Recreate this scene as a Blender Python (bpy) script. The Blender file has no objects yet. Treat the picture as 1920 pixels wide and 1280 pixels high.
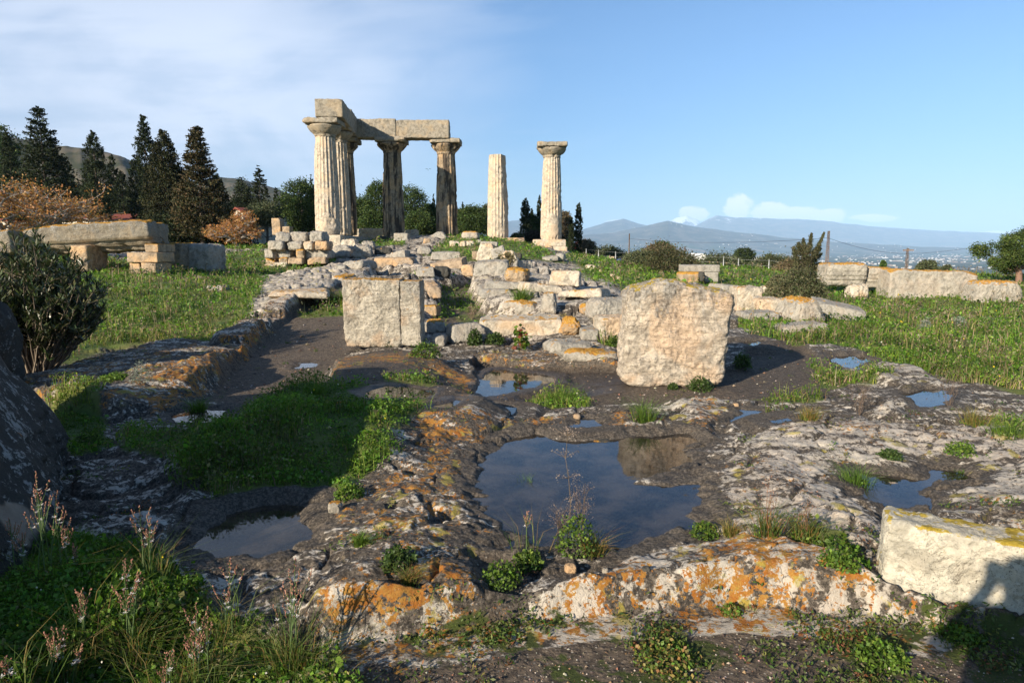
import bpy, math, random
import numpy as np
from mathutils import Vector
R = math.radians
SC = bpy.context.scene
COL = SC.collection
# ---------------------------------------------------------------- camera, world, sun, exposure
EYE = 1.7
PITCH = math.atan(175/1280)
cam_d = bpy.data.cameras.new('camera'); cam_d.lens = 24; cam_d.sensor_width = 36
cam_d.clip_start = 0.05; cam_d.clip_end = 120000
cam = bpy.data.objects.new('camera', cam_d); COL.objects.link(cam)
cam.location = (0, 0, EYE); cam.rotation_euler = (R(90)-PITCH, 0, 0)
SC.camera = cam
SUN_AZ, SUN_EL = R(40.2), R(20.8)          # the light travels towards (sin az, cos az)
sun_d = bpy.data.lights.new('sun', 'SUN'); sun_d.energy = 5.0; sun_d.angle = R(0.5); sun_d.color = (1, 0.875, 0.70)
sun = bpy.data.objects.new('sun', sun_d); COL.objects.link(sun)
ldir = Vector((math.sin(SUN_AZ)*math.cos(SUN_EL), math.cos(SUN_AZ)*math.cos(SUN_EL), -math.sin(SUN_EL)))
sun.rotation_euler = ldir.to_track_quat('-Z', 'Y').to_euler()
SC.view_settings.view_transform = 'Standard'; SC.view_settings.look = 'None'
SC.view_settings.exposure = 0.86; SC.view_settings.gamma = 1
SC.cycles.max_bounces = 6; SC.cycles.transparent_max_bounces = 12; SC.cycles.volume_bounces = 0
SC.cycles.diffuse_bounces = 3; SC.cycles.glossy_bounces = 3

class NB:
    """small helper round a node tree"""
    def __init__(s, nt): s.nt = nt; nt.nodes.clear()
    def n(s, t, **kw):
        nd = s.nt.nodes.new(t)
        ins = kw.pop('i', {})
        for k, v in kw.items(): setattr(nd, k, v)
        for k, v in ins.items():
            if isinstance(v, bpy.types.NodeSocket): s.nt.links.new(v, nd.inputs[k])
            else: nd.inputs[k].default_value = v
        return nd
    def m(s, op, a, b=0.0, c=None, clamp=False):
        d = {0: a, 1: b}
        if c is not None: d[2] = c
        return s.n('ShaderNodeMath', operation=op, use_clamp=clamp, i=d).outputs[0]
    def sm(s, x, lo, hi, a=0.0, b=1.0):
        return s.n('ShaderNodeMapRange', interpolation_type='SMOOTHSTEP', i={0: x, 1: lo, 2: hi, 3: a, 4: b}).outputs[0]
    def mix(s, f, a, b, bt='MIX'):
        nd = s.n('ShaderNodeMix', data_type='RGBA', blend_type=bt)
        for k, v in ((0, f), (6, a), (7, b)):
            if isinstance(v, bpy.types.NodeSocket): s.nt.links.new(v, nd.inputs[k])
            else: nd.inputs[k].default_value = v if k == 0 else (*v, 1)
        return nd.outputs[2]
    def noise(s, vec, scale, detail=6, rough=0.6, dist=0.0, col=False):
        nd = s.n('ShaderNodeTexNoise', i={'Vector': vec, 'Scale': scale, 'Detail': detail, 'Roughness': rough, 'Distortion': dist})
        return nd.outputs[1 if col else 0]
    def voro(s, vec, scale, out=0, feature='F1'):
        return s.n('ShaderNodeTexVoronoi', feature=feature, i={'Vector': vec, 'Scale': scale}).outputs[out]
    def scalev(s, vec, sc):
        return s.n('ShaderNodeVectorMath', operation='MULTIPLY', i={0: vec, 1: sc}).outputs[0]

W = bpy.data.worlds.new('World'); SC.world = W; W.use_nodes = True
b = NB(W.node_tree)
sky = b.n('ShaderNodeTexSky', sky_type='NISHITA', sun_disc=False, sun_elevation=SUN_EL,
          sun_rotation=math.pi+SUN_AZ, altitude=80, air_density=1.0, dust_density=0.35, ozone_density=1.6)
tc = b.n('ShaderNodeTexCoord').outputs['Generated']
sp = b.n('ShaderNodeSeparateXYZ', i={0: tc}); X_, Y_, Z_ = sp.outputs
yy = b.m('MAXIMUM', Y_, 0.08)
sx = b.m('DIVIDE', X_, yy); sz = b.m('DIVIDE', Z_, yy)
front = b.sm(Y_, 0.0, 0.3)
v1 = b.n('ShaderNodeCombineXYZ', i={0: sx, 1: b.m('MULTIPLY', sz, 3.0), 2: b.m('MULTIPLY', sx, -0.6)}).outputs[0]
wisp = b.noise(v1, 2.6, 9, 0.55, 0.7)
wisp2 = b.noise(v1, 1.1, 4, 0.5, 0.2)
str_ = b.noise(b.n('ShaderNodeCombineXYZ', i={0: sx, 1: b.m('MULTIPLY', sz, 9.0)}).outputs[0], 3.2, 7, 0.6, 0.3)
# broad veil of thin cloud over the left half of the sky, with feathered ends
edge = b.m('ADD', sx, b.m('MULTIPLY', b.m('SUBTRACT', wisp, 0.5), 0.55))
veil = b.m('MULTIPLY', b.sm(edge, 0.08, -0.32), b.sm(b.m('ADD', wisp2, b.m('MULTIPLY', wisp, .3)), 0.40, 0.72, 0.45, 1.0))
veil = b.m('MULTIPLY', veil, b.sm(sz, 0.46, 0.26, 0.55, 1.0)); veil = b.m('MULTIPLY', veil, b.sm(b.m('ADD', wisp, b.m('MULTIPLY', str_, .5)), .58, .86, .70, 1.0))
streak = b.m('MULTIPLY', b.sm(str_, 0.54, 0.72), b.m('MULTIPLY', b.sm(sx, 0.35, -0.25), b.sm(sz, 0.32, 0.05)))
# cumulus over the snowy mountains
v3 = b.n('ShaderNodeCombineXYZ', i={0: sx, 1: b.m('MULTIPLY', sz, 1.6), 2: 3.3}).outputs[0]
puff = b.noise(v3, 26.0, 8, 0.6, 0.15)
blob = -9.0
for cx_, cz_, rx_, rz_ in ((.265, .048, .030, .014), (.326, .060, .030, .020), (.372, .052, .040, .017), (.418, .049, .040, .014), (.462, .048, .028, .015), (.52, .043, .05, .007), (.15, .036, .02, .006)):
    dx_ = b.m('DIVIDE', b.m('SUBTRACT', sx, cx_), rx_); dz_ = b.m('DIVIDE', b.m('SUBTRACT', sz, cz_), rz_)
    blob = b.m('MAXIMUM', blob, b.m('SUBTRACT', 1.0, b.m('ADD', b.m('MULTIPLY', dx_, dx_), b.m('MULTIPLY', dz_, dz_))))
cu = b.sm(b.m('ADD', b.m('MULTIPLY', blob, 0.45), puff), 0.60, 0.78, 0, 1.0); cu = b.m('MULTIPLY', cu, b.sm(blob, -.5, .2))
cv = b.m('MULTIPLY', b.sm(sx, 0.58, 0.68), b.m('MULTIPLY', b.sm(sz, 0.018, 0.030), b.sm(sz, 0.056, 0.038)))
cv = b.sm(b.m('ADD', b.m('MULTIPLY', cv, 0.40), b.noise(v3, 11.0, 7, 0.55)), 0.86, 1.05, 0, 0.55)
cloudf = b.m('MULTIPLY', b.m('MAXIMUM', b.m('MULTIPLY', veil, 0.86), b.m('MULTIPLY', streak, 0.45)), front)
skyc = b.mix(1.0, sky.outputs[0], (0.67, 0.90, 1.15), 'MULTIPLY')
skyc = b.mix(1.0, skyc, b.mix(b.sm(sz, -.02, .34), (0.66, 0.68, 0.72), (1, 1, 1)), 'MULTIPLY')
col = b.mix(cloudf, skyc, (6.9, 7.5, 8.7))
col = b.mix(b.m('MULTIPLY', cv, front), col, (5.2, 5.9, 7.2))
col = b.mix(b.m('MULTIPLY', b.m('MULTIPLY', cu, 0.8), front), col, (10.0, 9.6, 9.6))
bg = b.n('ShaderNodeBackground', i={0: col, 1: 0.076})
b.nt.links.new(bg.outputs[0], b.n('ShaderNodeOutputWorld').inputs[0])

# ---------------------------------------------------------------- noise and geometry helpers
_r = np.random.default_rng(7)
PERM = _r.permutation(1024); PERM = np.concatenate([PERM, PERM, PERM])
GR3 = _r.normal(size=(1024, 3)); GR3 /= np.linalg.norm(GR3, axis=1)[:, None]
def pn3(x, y, z):
    x = np.asarray(x, float); y = np.asarray(y, float); z = np.asarray(z, float)
    x, y, z = np.broadcast_arrays(x, y, z)
    xi = np.floor(x).astype(np.int64); yi = np.floor(y).astype(np.int64); zi = np.floor(z).astype(np.int64)
    xf, yf, zf = x-xi, y-yi, z-zi
    f = lambda t: t*t*t*(t*(t*6-15)+10)
    u, v, w = f(xf), f(yf), f(zf)
    out = 0
    for a in (0, 1):
        for bb in (0, 1):
            for c in (0, 1):
                h = PERM[PERM[PERM[(xi+a) & 1023] + ((yi+bb) & 1023)] + ((zi+c) & 1023)] & 1023
                g = GR3[h]
                d = g[..., 0]*(xf-a)+g[..., 1]*(yf-bb)+g[..., 2]*(zf-c)
                out = out + d*(u if a else 1-u)*(v if bb else 1-v)*(w if c else 1-w)
    return out*1.5
def pn2(x, y, seed=0):
    x = np.asarray(x, float); y = np.asarray(y, float)
    x, y = np.broadcast_arrays(x, y)
    xi = np.floor(x).astype(np.int64); yi = np.floor(y).astype(np.int64)
    xf, yf = x-xi, y-yi
    f = lambda t: t*t*t*(t*(t*6-15)+10)
    u, v = f(xf), f(yf); out = 0
    for a in (0, 1):
        for c in (0, 1):
            h = PERM[PERM[(xi+a+seed*37) & 1023] + ((yi+c+seed*91) & 1023)] & 1023
            an = h*0.61803
            out = out + (np.cos(an)*(xf-a)+np.sin(an)*(yf-c))*(u if a else 1-u)*(v if c else 1-v)
    return out*1.6
def fbm2(x, y, s, o=4, seed=0, g=0.5):
    r = 0; a = 1; t = 0
    for k in range(o):
        r = r+a*pn2(x*s+k*17.3, y*s-k*9.1, seed+k); t += a; a *= g; s *= 2.03
    return r/t
def ridge2(x, y, s, o=4, seed=0):
    r = 0; a = 1; t = 0
    for k in range(o):
        r = r+a*(1-2*np.abs(pn2(x*s+k*7.7, y*s+k*3.1, seed+k))); t += a; a *= .5; s *= 2.1
    return r/t
def fbm3(p, s, o=4, seed=0.0, g=0.5):
    r = 0; a = 1; t = 0
    for k in range(o):
        r = r+a*pn3(p[:, 0]*s+seed, p[:, 1]*s+seed*1.7+k*5.1, p[:, 2]*s-seed*.6); t += a; a *= g; s *= 2.05
    return r/t
def sst(x, a, b_):
    t = np.clip((x-a)/(b_-a), 0, 1); return t*t*(3-2*t)

def mk(name, V, F, mat=None, parent=None, smooth=True, col=None, attrs=None, loc=None, link=True):
    V = np.asarray(V, np.float32)
    if isinstance(F, np.ndarray): F = [F]
    F = [np.asarray(f, np.int32) for f in F if len(f)]
    me = bpy.data.meshes.new(name)
    me.vertices.add(len(V)); me.vertices.foreach_set('co', V.ravel())
    li = np.concatenate([f.ravel() for f in F]); lt = np.concatenate([np.full(len(f), f.shape[1], np.int32) for f in F])
    ls = np.concatenate([[0], np.cumsum(lt)[:-1]]).astype(np.int32)
    me.loops.add(len(li)); me.loops.foreach_set('vertex_index', li)
    me.polygons.add(len(lt)); me.polygons.foreach_set('loop_start', ls); me.polygons.foreach_set('loop_total', lt)
    me.polygons.foreach_set('use_smooth', np.full(len(lt), smooth, bool))
    if col is not None: attrs = dict(attrs or {}, col=col)
    for k, a in (attrs or {}).items():
        a = np.asarray(a, np.float32)
        if a.shape[1] == 3: a = np.concatenate([a, np.ones((len(a), 1), np.float32)], 1)
        at = me.attributes.new(k, 'FLOAT_COLOR', 'POINT'); at.data.foreach_set('color', a.ravel())
    me.update(calc_edges=True)
    if mat: me.materials.append(mat)
    o = bpy.data.objects.new(name, me)
    COL.objects.link(o)
    if parent: o.parent = parent
    if loc is not None: o.location = loc
    return o
def tag(o, label=None, cat=None, group=None, kind=None):
    if label: o['label'] = label
    if cat: o['category'] = cat
    if group: o['group'] = group
    if kind: o['kind'] = kind
    return o
def empty(name, loc, label, cat, group=None, rz=0):
    o = bpy.data.objects.new(name, None); o.empty_display_size = .2; COL.objects.link(o)
    o.location = loc; o.rotation_euler = (0, 0, rz)
    return tag(o, label, cat, group)
class MB:
    """gathers pieces of ONE mesh"""
    def __init__(s): s.V = []; s.F = {}; s.C = []; s.n = 0
    def add(s, V, F, c=None):
        V = np.asarray(V, float); F = F if isinstance(F, list) and isinstance(F[0], np.ndarray) else [np.asarray(F)]
        for f in F:
            if len(f): s.F.setdefault(f.shape[1], []).append(f+s.n)
        s.V.append(V); s.n += len(V)
        c = np.array(c if c is not None else (1, 1, 1), float)
        s.C.append(np.broadcast_to(c, (len(V), 3)) if c.ndim == 1 else c)
        return s
    def box(s, x0, y0, z0, x1, y1, z1, c=None):
        V = [(x, y, z) for x in (x0, x1) for y in (y0, y1) for z in (z0, z1)]
        return s.add(V, np.array([(0, 1, 3, 2), (4, 6, 7, 5), (0, 4, 5, 1), (2, 3, 7, 6), (0, 2, 6, 4), (1, 5, 7, 3)]), c)
    def tube(s, pts, rad, n=6, c=None, cap=True):
        P = np.asarray(pts, float); m = len(P)
        rad = np.broadcast_to(np.asarray(rad, float), (m,))
        T = np.gradient(P, axis=0); T /= np.linalg.norm(T, axis=1)[:, None]+1e-9
        ref = np.array([0, 0, 1.]) if abs(T[:, 2]).mean() < .8 else np.array([1., 0, 0])
        A = np.cross(T, ref); A /= np.linalg.norm(A, axis=1)[:, None]+1e-9; B = np.cross(T, A)
        a = np.arange(n)/n*2*np.pi
        V = P[:, None]+rad[:, None, None]*(np.cos(a)[None, :, None]*A[:, None]+np.sin(a)[None, :, None]*B[:, None])
        i = np.arange(m-1)[:, None]*n+np.arange(n)[None]; j = np.arange(m-1)[:, None]*n+(np.arange(n)+1)[None] % n
        F = np.stack([i, j, j+n, i+n], -1).reshape(-1, 4)
        Fs = [F]
        if cap and n > 2: Fs += [np.arange(n)[None], (np.arange(n)[::-1]+(m-1)*n)[None]]
        return s.add(V.reshape(-1, 3), Fs, c)
    def build(s, name, mat, parent=None, smooth=True, **k):
        return mk(name, np.concatenate(s.V), [np.concatenate(f) for f in s.F.values()], mat, parent, smooth, col=np.concatenate(s.C), **k)

# ---- photograph pixel (1920 x 1280) to world
CP, SP = math.cos(PITCH), math.sin(PITCH)
def ray(u, v):
    x = (np.asarray(u, float)-960)/1280; q = (640-np.asarray(v, float))/1280
    return x, CP+SP*q, -SP+CP*q
def G(u, v, z=0.0):
    x, y, d = ray(u, v); k = (z-EYE)/d
    return x*k, y*k
def PY(u, v, Y):
    x, y, d = ray(u, v); k = Y/y
    return np.array([x*k, Y, EYE+d*k])
def zof(v, Y): return float(PY(960, v, Y)[2])
def pxm(Y): return Y/1280*1.0          # metres per photo pixel at depth Y
# ---------------------------------------------------------------- the lie of the land (control points -> smooth surface)
CTRL = [  # u, v, Y : points of the ground seen in the photograph
 (300,510,22),(120,520,20),(-150,520,20),(-500,560,16),(440,478,38),(560,503,31),(300,640,12.2),(100,700,9.6),(-200,700,9.2),
 (640,500,32),(650,470,37),(560,462,46),(700,452,46),(760,466,40),(620,455,52),(300,462,50),(0,468,50),(-400,475,50),
 (870,446,45),(960,450,46),(930,447,52),(820,475,35),(960,490,31),(1020,470,40),(1040,477,47),(900,520,23),(740,500,27),
 (740,560,16.5),(830,560,17),(1000,560,17),(1130,545,19.5),(1060,505,30),(1150,500,36),(1250,505,33),(1100,478,50),
 (1350,505,44),(1450,508,44),(1300,528,26),(1500,520,34),(1450,600,15.2),(1560,610,14.5),(1700,553,24),(1620,525,30),
 (1900,572,21),(2100,600,18),(1900,690,9.8),(2300,720,9),(1750,515,36),(2000,530,34),(2400,560,28),
 (700,650,11.8),(950,650,11.8),(500,690,10)]
cx, cy, cz = [], [], []
for u, v, Y in CTRL:
    p = PY(u, v, Y); cx.append(p[0]); cy.append(p[1]); cz.append(p[2])
for t in (-1.5, -.9, -.5, -.2, .1, .4, .7, 1.1, 1.5):
    for Y in (1.2, 2.2, 3.5, 5.2, 7.2, 8.8):
        cx.append(t*Y); cy.append(Y); cz.append(0.0)
for t, Y, z in ((-.8,70,1.6),(-.4,70,1.7),(-.2,70,2.2),(-.05,70,2.2),(.1,75,-1),(.3,75,-4),(.6,75,-5),(1.0,75,-6),(.1,60,1.0),(.3,58,-1.5),(.6,50,-2.5),(1.0,50,-4),(1.4,60,-5),(-1.4,70,1.6)):
    cx.append(t*Y); cy.append(Y); cz.append(z)
cx, cy, cz = map(np.array, (cx, cy, cz))
def _ab(x, y):
    y = np.maximum(y, 1.2); return np.clip(x/y, -1.7, 1.7)*2.2, np.log(y)
ca, cb = _ab(cx, cy)
PHI = lambda d2: np.sqrt(d2+0.06)
Am = PHI((ca[:, None]-ca[None])**2+(cb[:, None]-cb[None])**2)
wts = np.linalg.solve(Am+np.eye(len(ca))*0.015*-1, cz-cz.mean())
def base_h(x, y):
    a, b_ = _ab(x, y); r = np.full(a.shape, cz.mean())
    for i in range(len(ca)): r = r+wts[i]*PHI((a-ca[i])**2+(b_-cb[i])**2)
    return r
# ---- outlines on the ground, in photograph pixels, at a reference height
def poly(pts, z=0.0):
    if z == 'b':
        out = []
        for u, v in pts:
            dx, dy, dz = ray(u, v); k = np.exp(np.linspace(math.log(1.2), math.log(90), 500))
            zz = EYE+dz*k; hh = base_h(dx*k, dy*k); q = np.argmax(zz < hh) if (zz < hh).any() else 499
            out.append((dx*k[q], dy*k[q]))
        return np.array(out)
    return np.array([G(u, v, z) for u, v in pts])
def sdp(P, x, y):
    d2 = np.full(x.shape, 1e9); ins = np.zeros(x.shape, bool); n = len(P)
    for i in range(n):
        ax, ay = P[i]; bx, by = P[(i+1) % n]; ex, ey = bx-ax, by-ay
        h = np.clip(((x-ax)*ex+(y-ay)*ey)/(ex*ex+ey*ey+1e-12), 0, 1)
        d2 = np.minimum(d2, (x-ax-h*ex)**2+(y-ay-h*ey)**2)
        c = (ay > y) != (by > y)
        ins ^= c & (x < ex*(y-ay)/(ey if abs(ey) > 1e-12 else 1e-12)+ax)
    d = np.sqrt(d2); return np.where(ins, -d, d)
def sdl(P, x, y):
    d2 = np.full(x.shape, 1e9)
    for i in range(len(P)-1):
        ax, ay = P[i]; bx, by = P[i+1]; ex, ey = bx-ax, by-ay
        h = np.clip(((x-ax)*ex+(y-ay)*ey)/(ex*ex+ey*ey+1e-12), 0, 1)
        d2 = np.minimum(d2, (x-ax-h*ex)**2+(y-ay-h*ey)**2)
    return np.sqrt(d2)
POOLS = [  # outline, water level (or 'b': from the ground there)
 ([(866,905),(890,862),(925,828),(985,809),(1060,806),(1160,816),(1250,811),(1312,809),(1348,828),(1300,846),(1325,866),(1290,885),(1312,905),(1338,940),(1345,985),(1290,1000),(1215,1015),(1140,1030),(1040,1040),(965,1042),(905,1035),(942,1005),(930,975),(885,950)], -.03),
 ([(350,1005),(420,962),(500,940),(600,932),(625,945),(600,990),(562,1042),(480,1062),(390,1062),(330,1035)], -.05),
 ([(322,782),(352,766),(400,764),(438,768),(434,788),(385,796),(330,796)], -.02),
 ([(168,744),(200,733),(252,733),(250,746),(195,757)], .0),
 ([(890,772),(918,755),(965,757),(960,773),(915,787),(893,783)], .02),
 ([(1058,790),(1090,783),(1135,786),(1128,799),(1078,801)], .01),
 ([(1360,775),(1385,763),(1425,768),(1430,792),(1395,799),(1364,788)], .0),
 ([(1442,795),(1488,788),(1500,797),(1460,803)], .0),
 ([(1562,900),(1600,882),(1700,888),(1740,872),(1820,880),(1855,900),(1785,917),(1738,930),(1752,955),(1690,966),(1640,950),(1588,918)], -.03),
 ([(1685,740),(1730,730),(1785,738),(1775,760),(1718,768),(1696,752)], -.01),
 ([(1545,670),(1600,664),(1645,677),(1615,695),(1568,692)], -.02),
 ([(898,712),(930,694),(985,697),(1035,704),(1040,718),(990,730),(945,741),(912,748),(892,732)], -.115),
 ([(845,570),(925,574),(940,597),(872,600)], 'b'),
 ([(550,672),(590,671),(594,680),(558,683)], -.02),
 ([(803,795),(840,777),(865,780),(840,797)], .02),
 ([(672,738),(735,724),(818,734),(806,750),(700,752)], .17),
 ([(1385,652),(1420,645),(1440,650),(1410,660)], -.02),
]
POOLW = []
for pts, lv in POOLS:
    if lv == 'b': P = poly(pts, 'b'); lv = float(base_h(P[:, 0], P[:, 1]).min())-.05
    else: P = poly(pts, lv)
    POOLW.append((P, lv))
# shaping features: outline, ref z, mode, value, softness, masks{lichen,dark,grass,soil,pale,moss}
FE = [
 # broad land use
 ('lush', [(-400,480),(0,470),(300,500),(440,472),(520,470),(640,490),(560,508),(490,520),(510,545),(495,590),(440,625),(420,648),(350,642),(200,650),(90,690),(-100,700),(-500,740)], 'b', None, 0, .5, dict(grass=1)),
 ('r_meadow', [(1060,480),(1090,470),(1300,492),(1560,500),(1920,520),(2500,560),(2500,850),(2050,770),(1900,738),(1790,712),(1690,690),(1640,668),(1560,640),(1500,622),(1400,610),(1385,560),(1300,535),(1180,545),(1120,520)], 'b', None, 0, .5, dict(grass=1)),
 ('mound', [(795,480),(830,452),(880,440),(950,444),(1010,462),(1060,492),(1000,488),(940,495),(870,488)], 'b', None, 0, .8, dict(grass=.9)),
 ('behind', [(200,470),(430,470),(560,464),(760,462),(760,430),(200,440)], 'b', None, 0, .8, dict(grass=.8)),
 # left path of dark gravel
 ('path', [(395,745),(410,700),(470,660),(540,612),(610,585),(665,565),(650,645),(605,715),(560,740),(480,765)], 0, 'set', -.03, .12, dict(soil=1, dark=.3)),
 # left ledges
 ('ledge', [(20,705),(110,675),(220,655),(350,641),(440,650),(452,662),(400,690),(330,722),(240,742),(60,728)], .2, 'add', .25, .09, dict(lichen=.55)),
 ('ledge_edge', [(320,690),(400,662),(455,655),(440,675),(340,722),(280,738)], .25, 'add', .06, .06, dict(lichen=1)),
 ('ledge2', [(410,642),(440,618),(520,598),(560,585),(570,596),(500,625),(470,650),(430,660)], .1, 'add', .18, .1, dict(lichen=.5)),
 ('ledge3', [(440,650),(490,625),(520,612),(500,640),(460,658)], .15, 'add', .04, .05, dict(lichen=1)),
 # raised cutting below the pair of upright blocks, its trench on the right
 ('slab', [(585,742),(640,660),(660,648),(800,650),(885,668),(890,745),(840,768),(640,765)], .22, 'set', .20, .05, dict(soil=.9, dark=.7)),
 ('slab_rim', [(600,720),(645,652),(790,648),(870,668),(800,680),(700,668),(645,680),(625,715)], .25, 'add', .06, .08, dict(lichen=.75, soil=-.9)),
 ('slab_side', [(835,668),(888,670),(892,748),(862,748)], .22, 'add', .02, .03, dict(lichen=1.3, soil=-1)),
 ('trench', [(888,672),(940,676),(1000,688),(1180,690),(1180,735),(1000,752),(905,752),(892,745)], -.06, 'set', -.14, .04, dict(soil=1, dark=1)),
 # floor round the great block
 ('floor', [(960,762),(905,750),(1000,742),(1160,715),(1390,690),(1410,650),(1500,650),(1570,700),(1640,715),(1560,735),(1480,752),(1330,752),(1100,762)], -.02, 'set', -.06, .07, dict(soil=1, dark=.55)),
 ('dryrim', [(1150,722),(1250,728),(1360,724),(1400,742),(1300,752),(1200,748)], -.02, 'add', 0, .12, dict(pale=.5, dark=-.5)),
 # rock behind the trench
 ('rockband', [(870,660),(960,648),(1050,655),(1160,655),(1165,690),(1100,700),(1000,690),(900,680)], .02, 'add', .03, .15, dict(lichen=.45)),
 # channel running up between the cuttings
 ('channel', [(812,600),(822,560),(815,520),(880,515),(905,560),(955,600)], 'b', 'add', -.42, .12, dict(grass=.45, soil=.6)),
 ('cut_box', [(690,522),(700,498),(782,494),(792,520)], 'b', 'add', -.55, .2, dict(grass=.4, soil=.5)),
 ('strataL', [(470,600),(500,535),(560,515),(650,495),(700,500),(690,520),(650,560),(600,580),(540,590)], 'b', 'add', .15, .5, dict(pale=.6, grass=-1)),
 ('strataC', [(905,540),(890,510),(1000,490),(1060,520),(1160,535),(1160,640),(1060,650),(900,640),(960,590)], 'b', 'add', .12, .4, dict(pale=.4)),
 # main rim of the big pool with orange lichen
 ('rimL', [(640,1120),(650,1040),(600,960),(640,900),(690,850),(735,790),(820,785),(905,800),(880,850),(850,900),(870,960),(925,990),(880,1040),(900,1090),(935,1140),(760,1150)], .03, 'add', .08, .14, dict(lichen=.62)),
 ('rimTop', [(730,790),(830,800),(980,785),(1060,770),(1340,780),(1350,815),(1160,806),(1060,798),(970,800),(900,830),(840,850)], .03, 'add', .05, .1, dict(lichen=.5)),
 ('lip', [(600,1110),(760,1120),(930,1132),(1080,1085),(1200,1030),(1420,1000),(1520,1030),(1640,1080),(1800,1130),(1760,1170),(1600,1142),(1350,1128),(1150,1138),(950,1172),(760,1190),(600,1180)], .05, 'add', .14, .07, dict(lichen=1.0, pale=.7, dark=-.4)),
 ('lip_pale', [(1050,1110),(1200,1095),(1500,1090),(1660,1095),(1660,1125),(1300,1125),(1080,1135)], .1, 'add', .0, .1, dict(pale=.7, lichen=.1, dark=-.8)),
 ('wedge', [(905,1110),(870,1060),(890,1035),(960,1040),(1060,1048),(985,1075)], .0, 'add', -.05, .1, dict(soil=.8, dark=.4)),
 # pale humps right of the pool
 ('hump', [(1330,870),(1400,840),(1500,780),(1600,778),(1720,800),(1780,850),(1740,875),(1600,880),(1560,900),(1600,930),(1650,970),(1660,1050),(1520,1010),(1380,980),(1340,930)], .05, 'add', .11, .22, dict(pale=.75, lichen=.22, dark=-.2)),
 ('hump2', [(1720,800),(1850,790),(2000,840),(2000,960),(1880,960),(1760,930),(1870,900),(1790,870)], .05, 'add', .12, .2, dict(pale=.9, dark=-.5, lichen=.1)),
 ('hump3', [(1740,960),(1800,930),(2000,940),(2000,1000),(1800,990)], .05, 'add', .05, .15, dict(pale=.4, lichen=.2)),
 ('spur', [(1290,770),(1250,748),(1330,745),(1380,760),(1340,785)], .05, 'add', .09, .08, dict(lichen=.6, pale=.8)),
 ('spur2', [(1520,690),(1470,655),(1500,648),(1560,690),(1600,705),(1540,712)], .05, 'add', .1, .08, dict(lichen=.5, pale=.6)),
 ('spur3', [(1610,700),(1650,680),(1720,690),(1760,720),(1700,730)], .05, 'add', .1, .1, dict(pale=.8)),
 ('spur4', [(1640,760),(1700,745),(1690,775),(1640,780)], .05, 'add', .06, .08, dict(pale=.8, lichen=.3)),
 # foreground floor of brown earth
 ('front', [(560,1190),(760,1176),(950,1160),(1150,1128),(1350,1118),(1620,1130),(1760,1165),(2000,1200),(2600,1400),(2600,2000),(-200,2000),(100,1280),(400,1200)], -.08, 'set', -.10, .06, dict(soil=1, moss=.55)),
 ('moss1', [(880,1200),(1100,1150),(1350,1200),(1420,1280),(1300,1330),(1100,1290)], -.08, 'add', .02, .1, dict(moss=1)),
 ('moss2', [(1680,1170),(1900,1150),(2100,1230),(2100,1350),(1800,1330),(1600,1220)], -.08, 'add', .03, .1, dict(moss=1.2)),
 ('moss3', [(1590,1190),(1690,1190),(1720,1280),(1620,1290)], -.08, 'add', .02, .08, dict(moss=1)),
 # mounds of herbs
 ('gmound', [(440,745),(560,728),(680,735),(820,752),(760,790),(710,850),(650,900),(600,935),(480,955),(400,905),(320,862),(450,812)], .12, 'add', .26, .24, dict(grass=.86, lichen=-1)),
 ('gleft', [(-200,1020),(60,1020),(330,1060),(420,1140),(600,1190),(640,1300),(400,1500),(-400,1500)], .02, 'add', .05, .2, dict(grass=.9)),
 ('pg1', [(1000,728),(1050,722),(1105,742),(1095,758),(1020,758),(970,748)], -.02, 'add', .03, .1, dict(grass=1.2)),
 ('pg2', [(95,755),(200,760),(215,830),(150,850),(90,800)], .0, 'add', .03, .1, dict(grass=.8)),
 ('pg3', [(540,735),(640,730),(830,748),(800,765),(600,755)], .1, 'add', .02, .06, dict(grass=.9)),
 ('pg4', [(1400,740),(1500,735),(1560,750),(1450,762)], .0, 'add', .01, .1, dict(grass=.55)),
 ('pg5', [(1510,680),(1600,700),(1680,712),(1640,728),(1540,720)], .0, 'add', .01, .1, dict(grass=.65)),
 ('pg6', [(1370,770),(1500,765),(1500,778),(1400,785)], .0, 'add', .01, .1, dict(grass=.35)),
 ('pg7', [(720,705),(800,700),(850,715),(800,730),(740,722)], .2, 'add', .01, .06, dict(grass=.8)),
 ('pg8', [(1600,1010),(1480,985),(1500,1010),(1590,1075),(1640,1075)], .05, 'add', .01, .06, dict(grass=.8)),
 ('pg9', [(1385,610),(1500,615),(1640,660),(1500,650),(1400,640)], .0, 'add', .0, .15, dict(grass=.6)),
 ('pg10', [(1060,510),(1130,500),(1180,530),(1140,545),(1080,530)], 'b', 'add', .0, .3, dict(grass=.4)),
 ('pg11', [(560,570),(640,575),(640,590),(570,595),(520,585)], 'b', 'add', .03, .2, dict(grass=1)),
 ('pg12', [(1850,790),(1930,800),(1990,850),(1900,830)], .05, 'add', .03, .1, dict(grass=.9)),
 ('pg13', [(230,790),(330,800),(430,790),(400,820),(290,850),(230,830)], .05, 'add', .03, .1, dict(grass=.8)),
 ('pg14', [(1120,640),(1165,640),(1165,660),(1130,655)], .05, 'add', .03, .1, dict(grass=.8)),
]
FEW = []
for nm, pts, z, mode, val, soft, mk_ in FE:
    P = poly(pts, z); FEW.append((P, mode, val, soft, mk_))
KEYS = ('lichen', 'dark', 'grass', 'soil', 'pale', 'moss')
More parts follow.
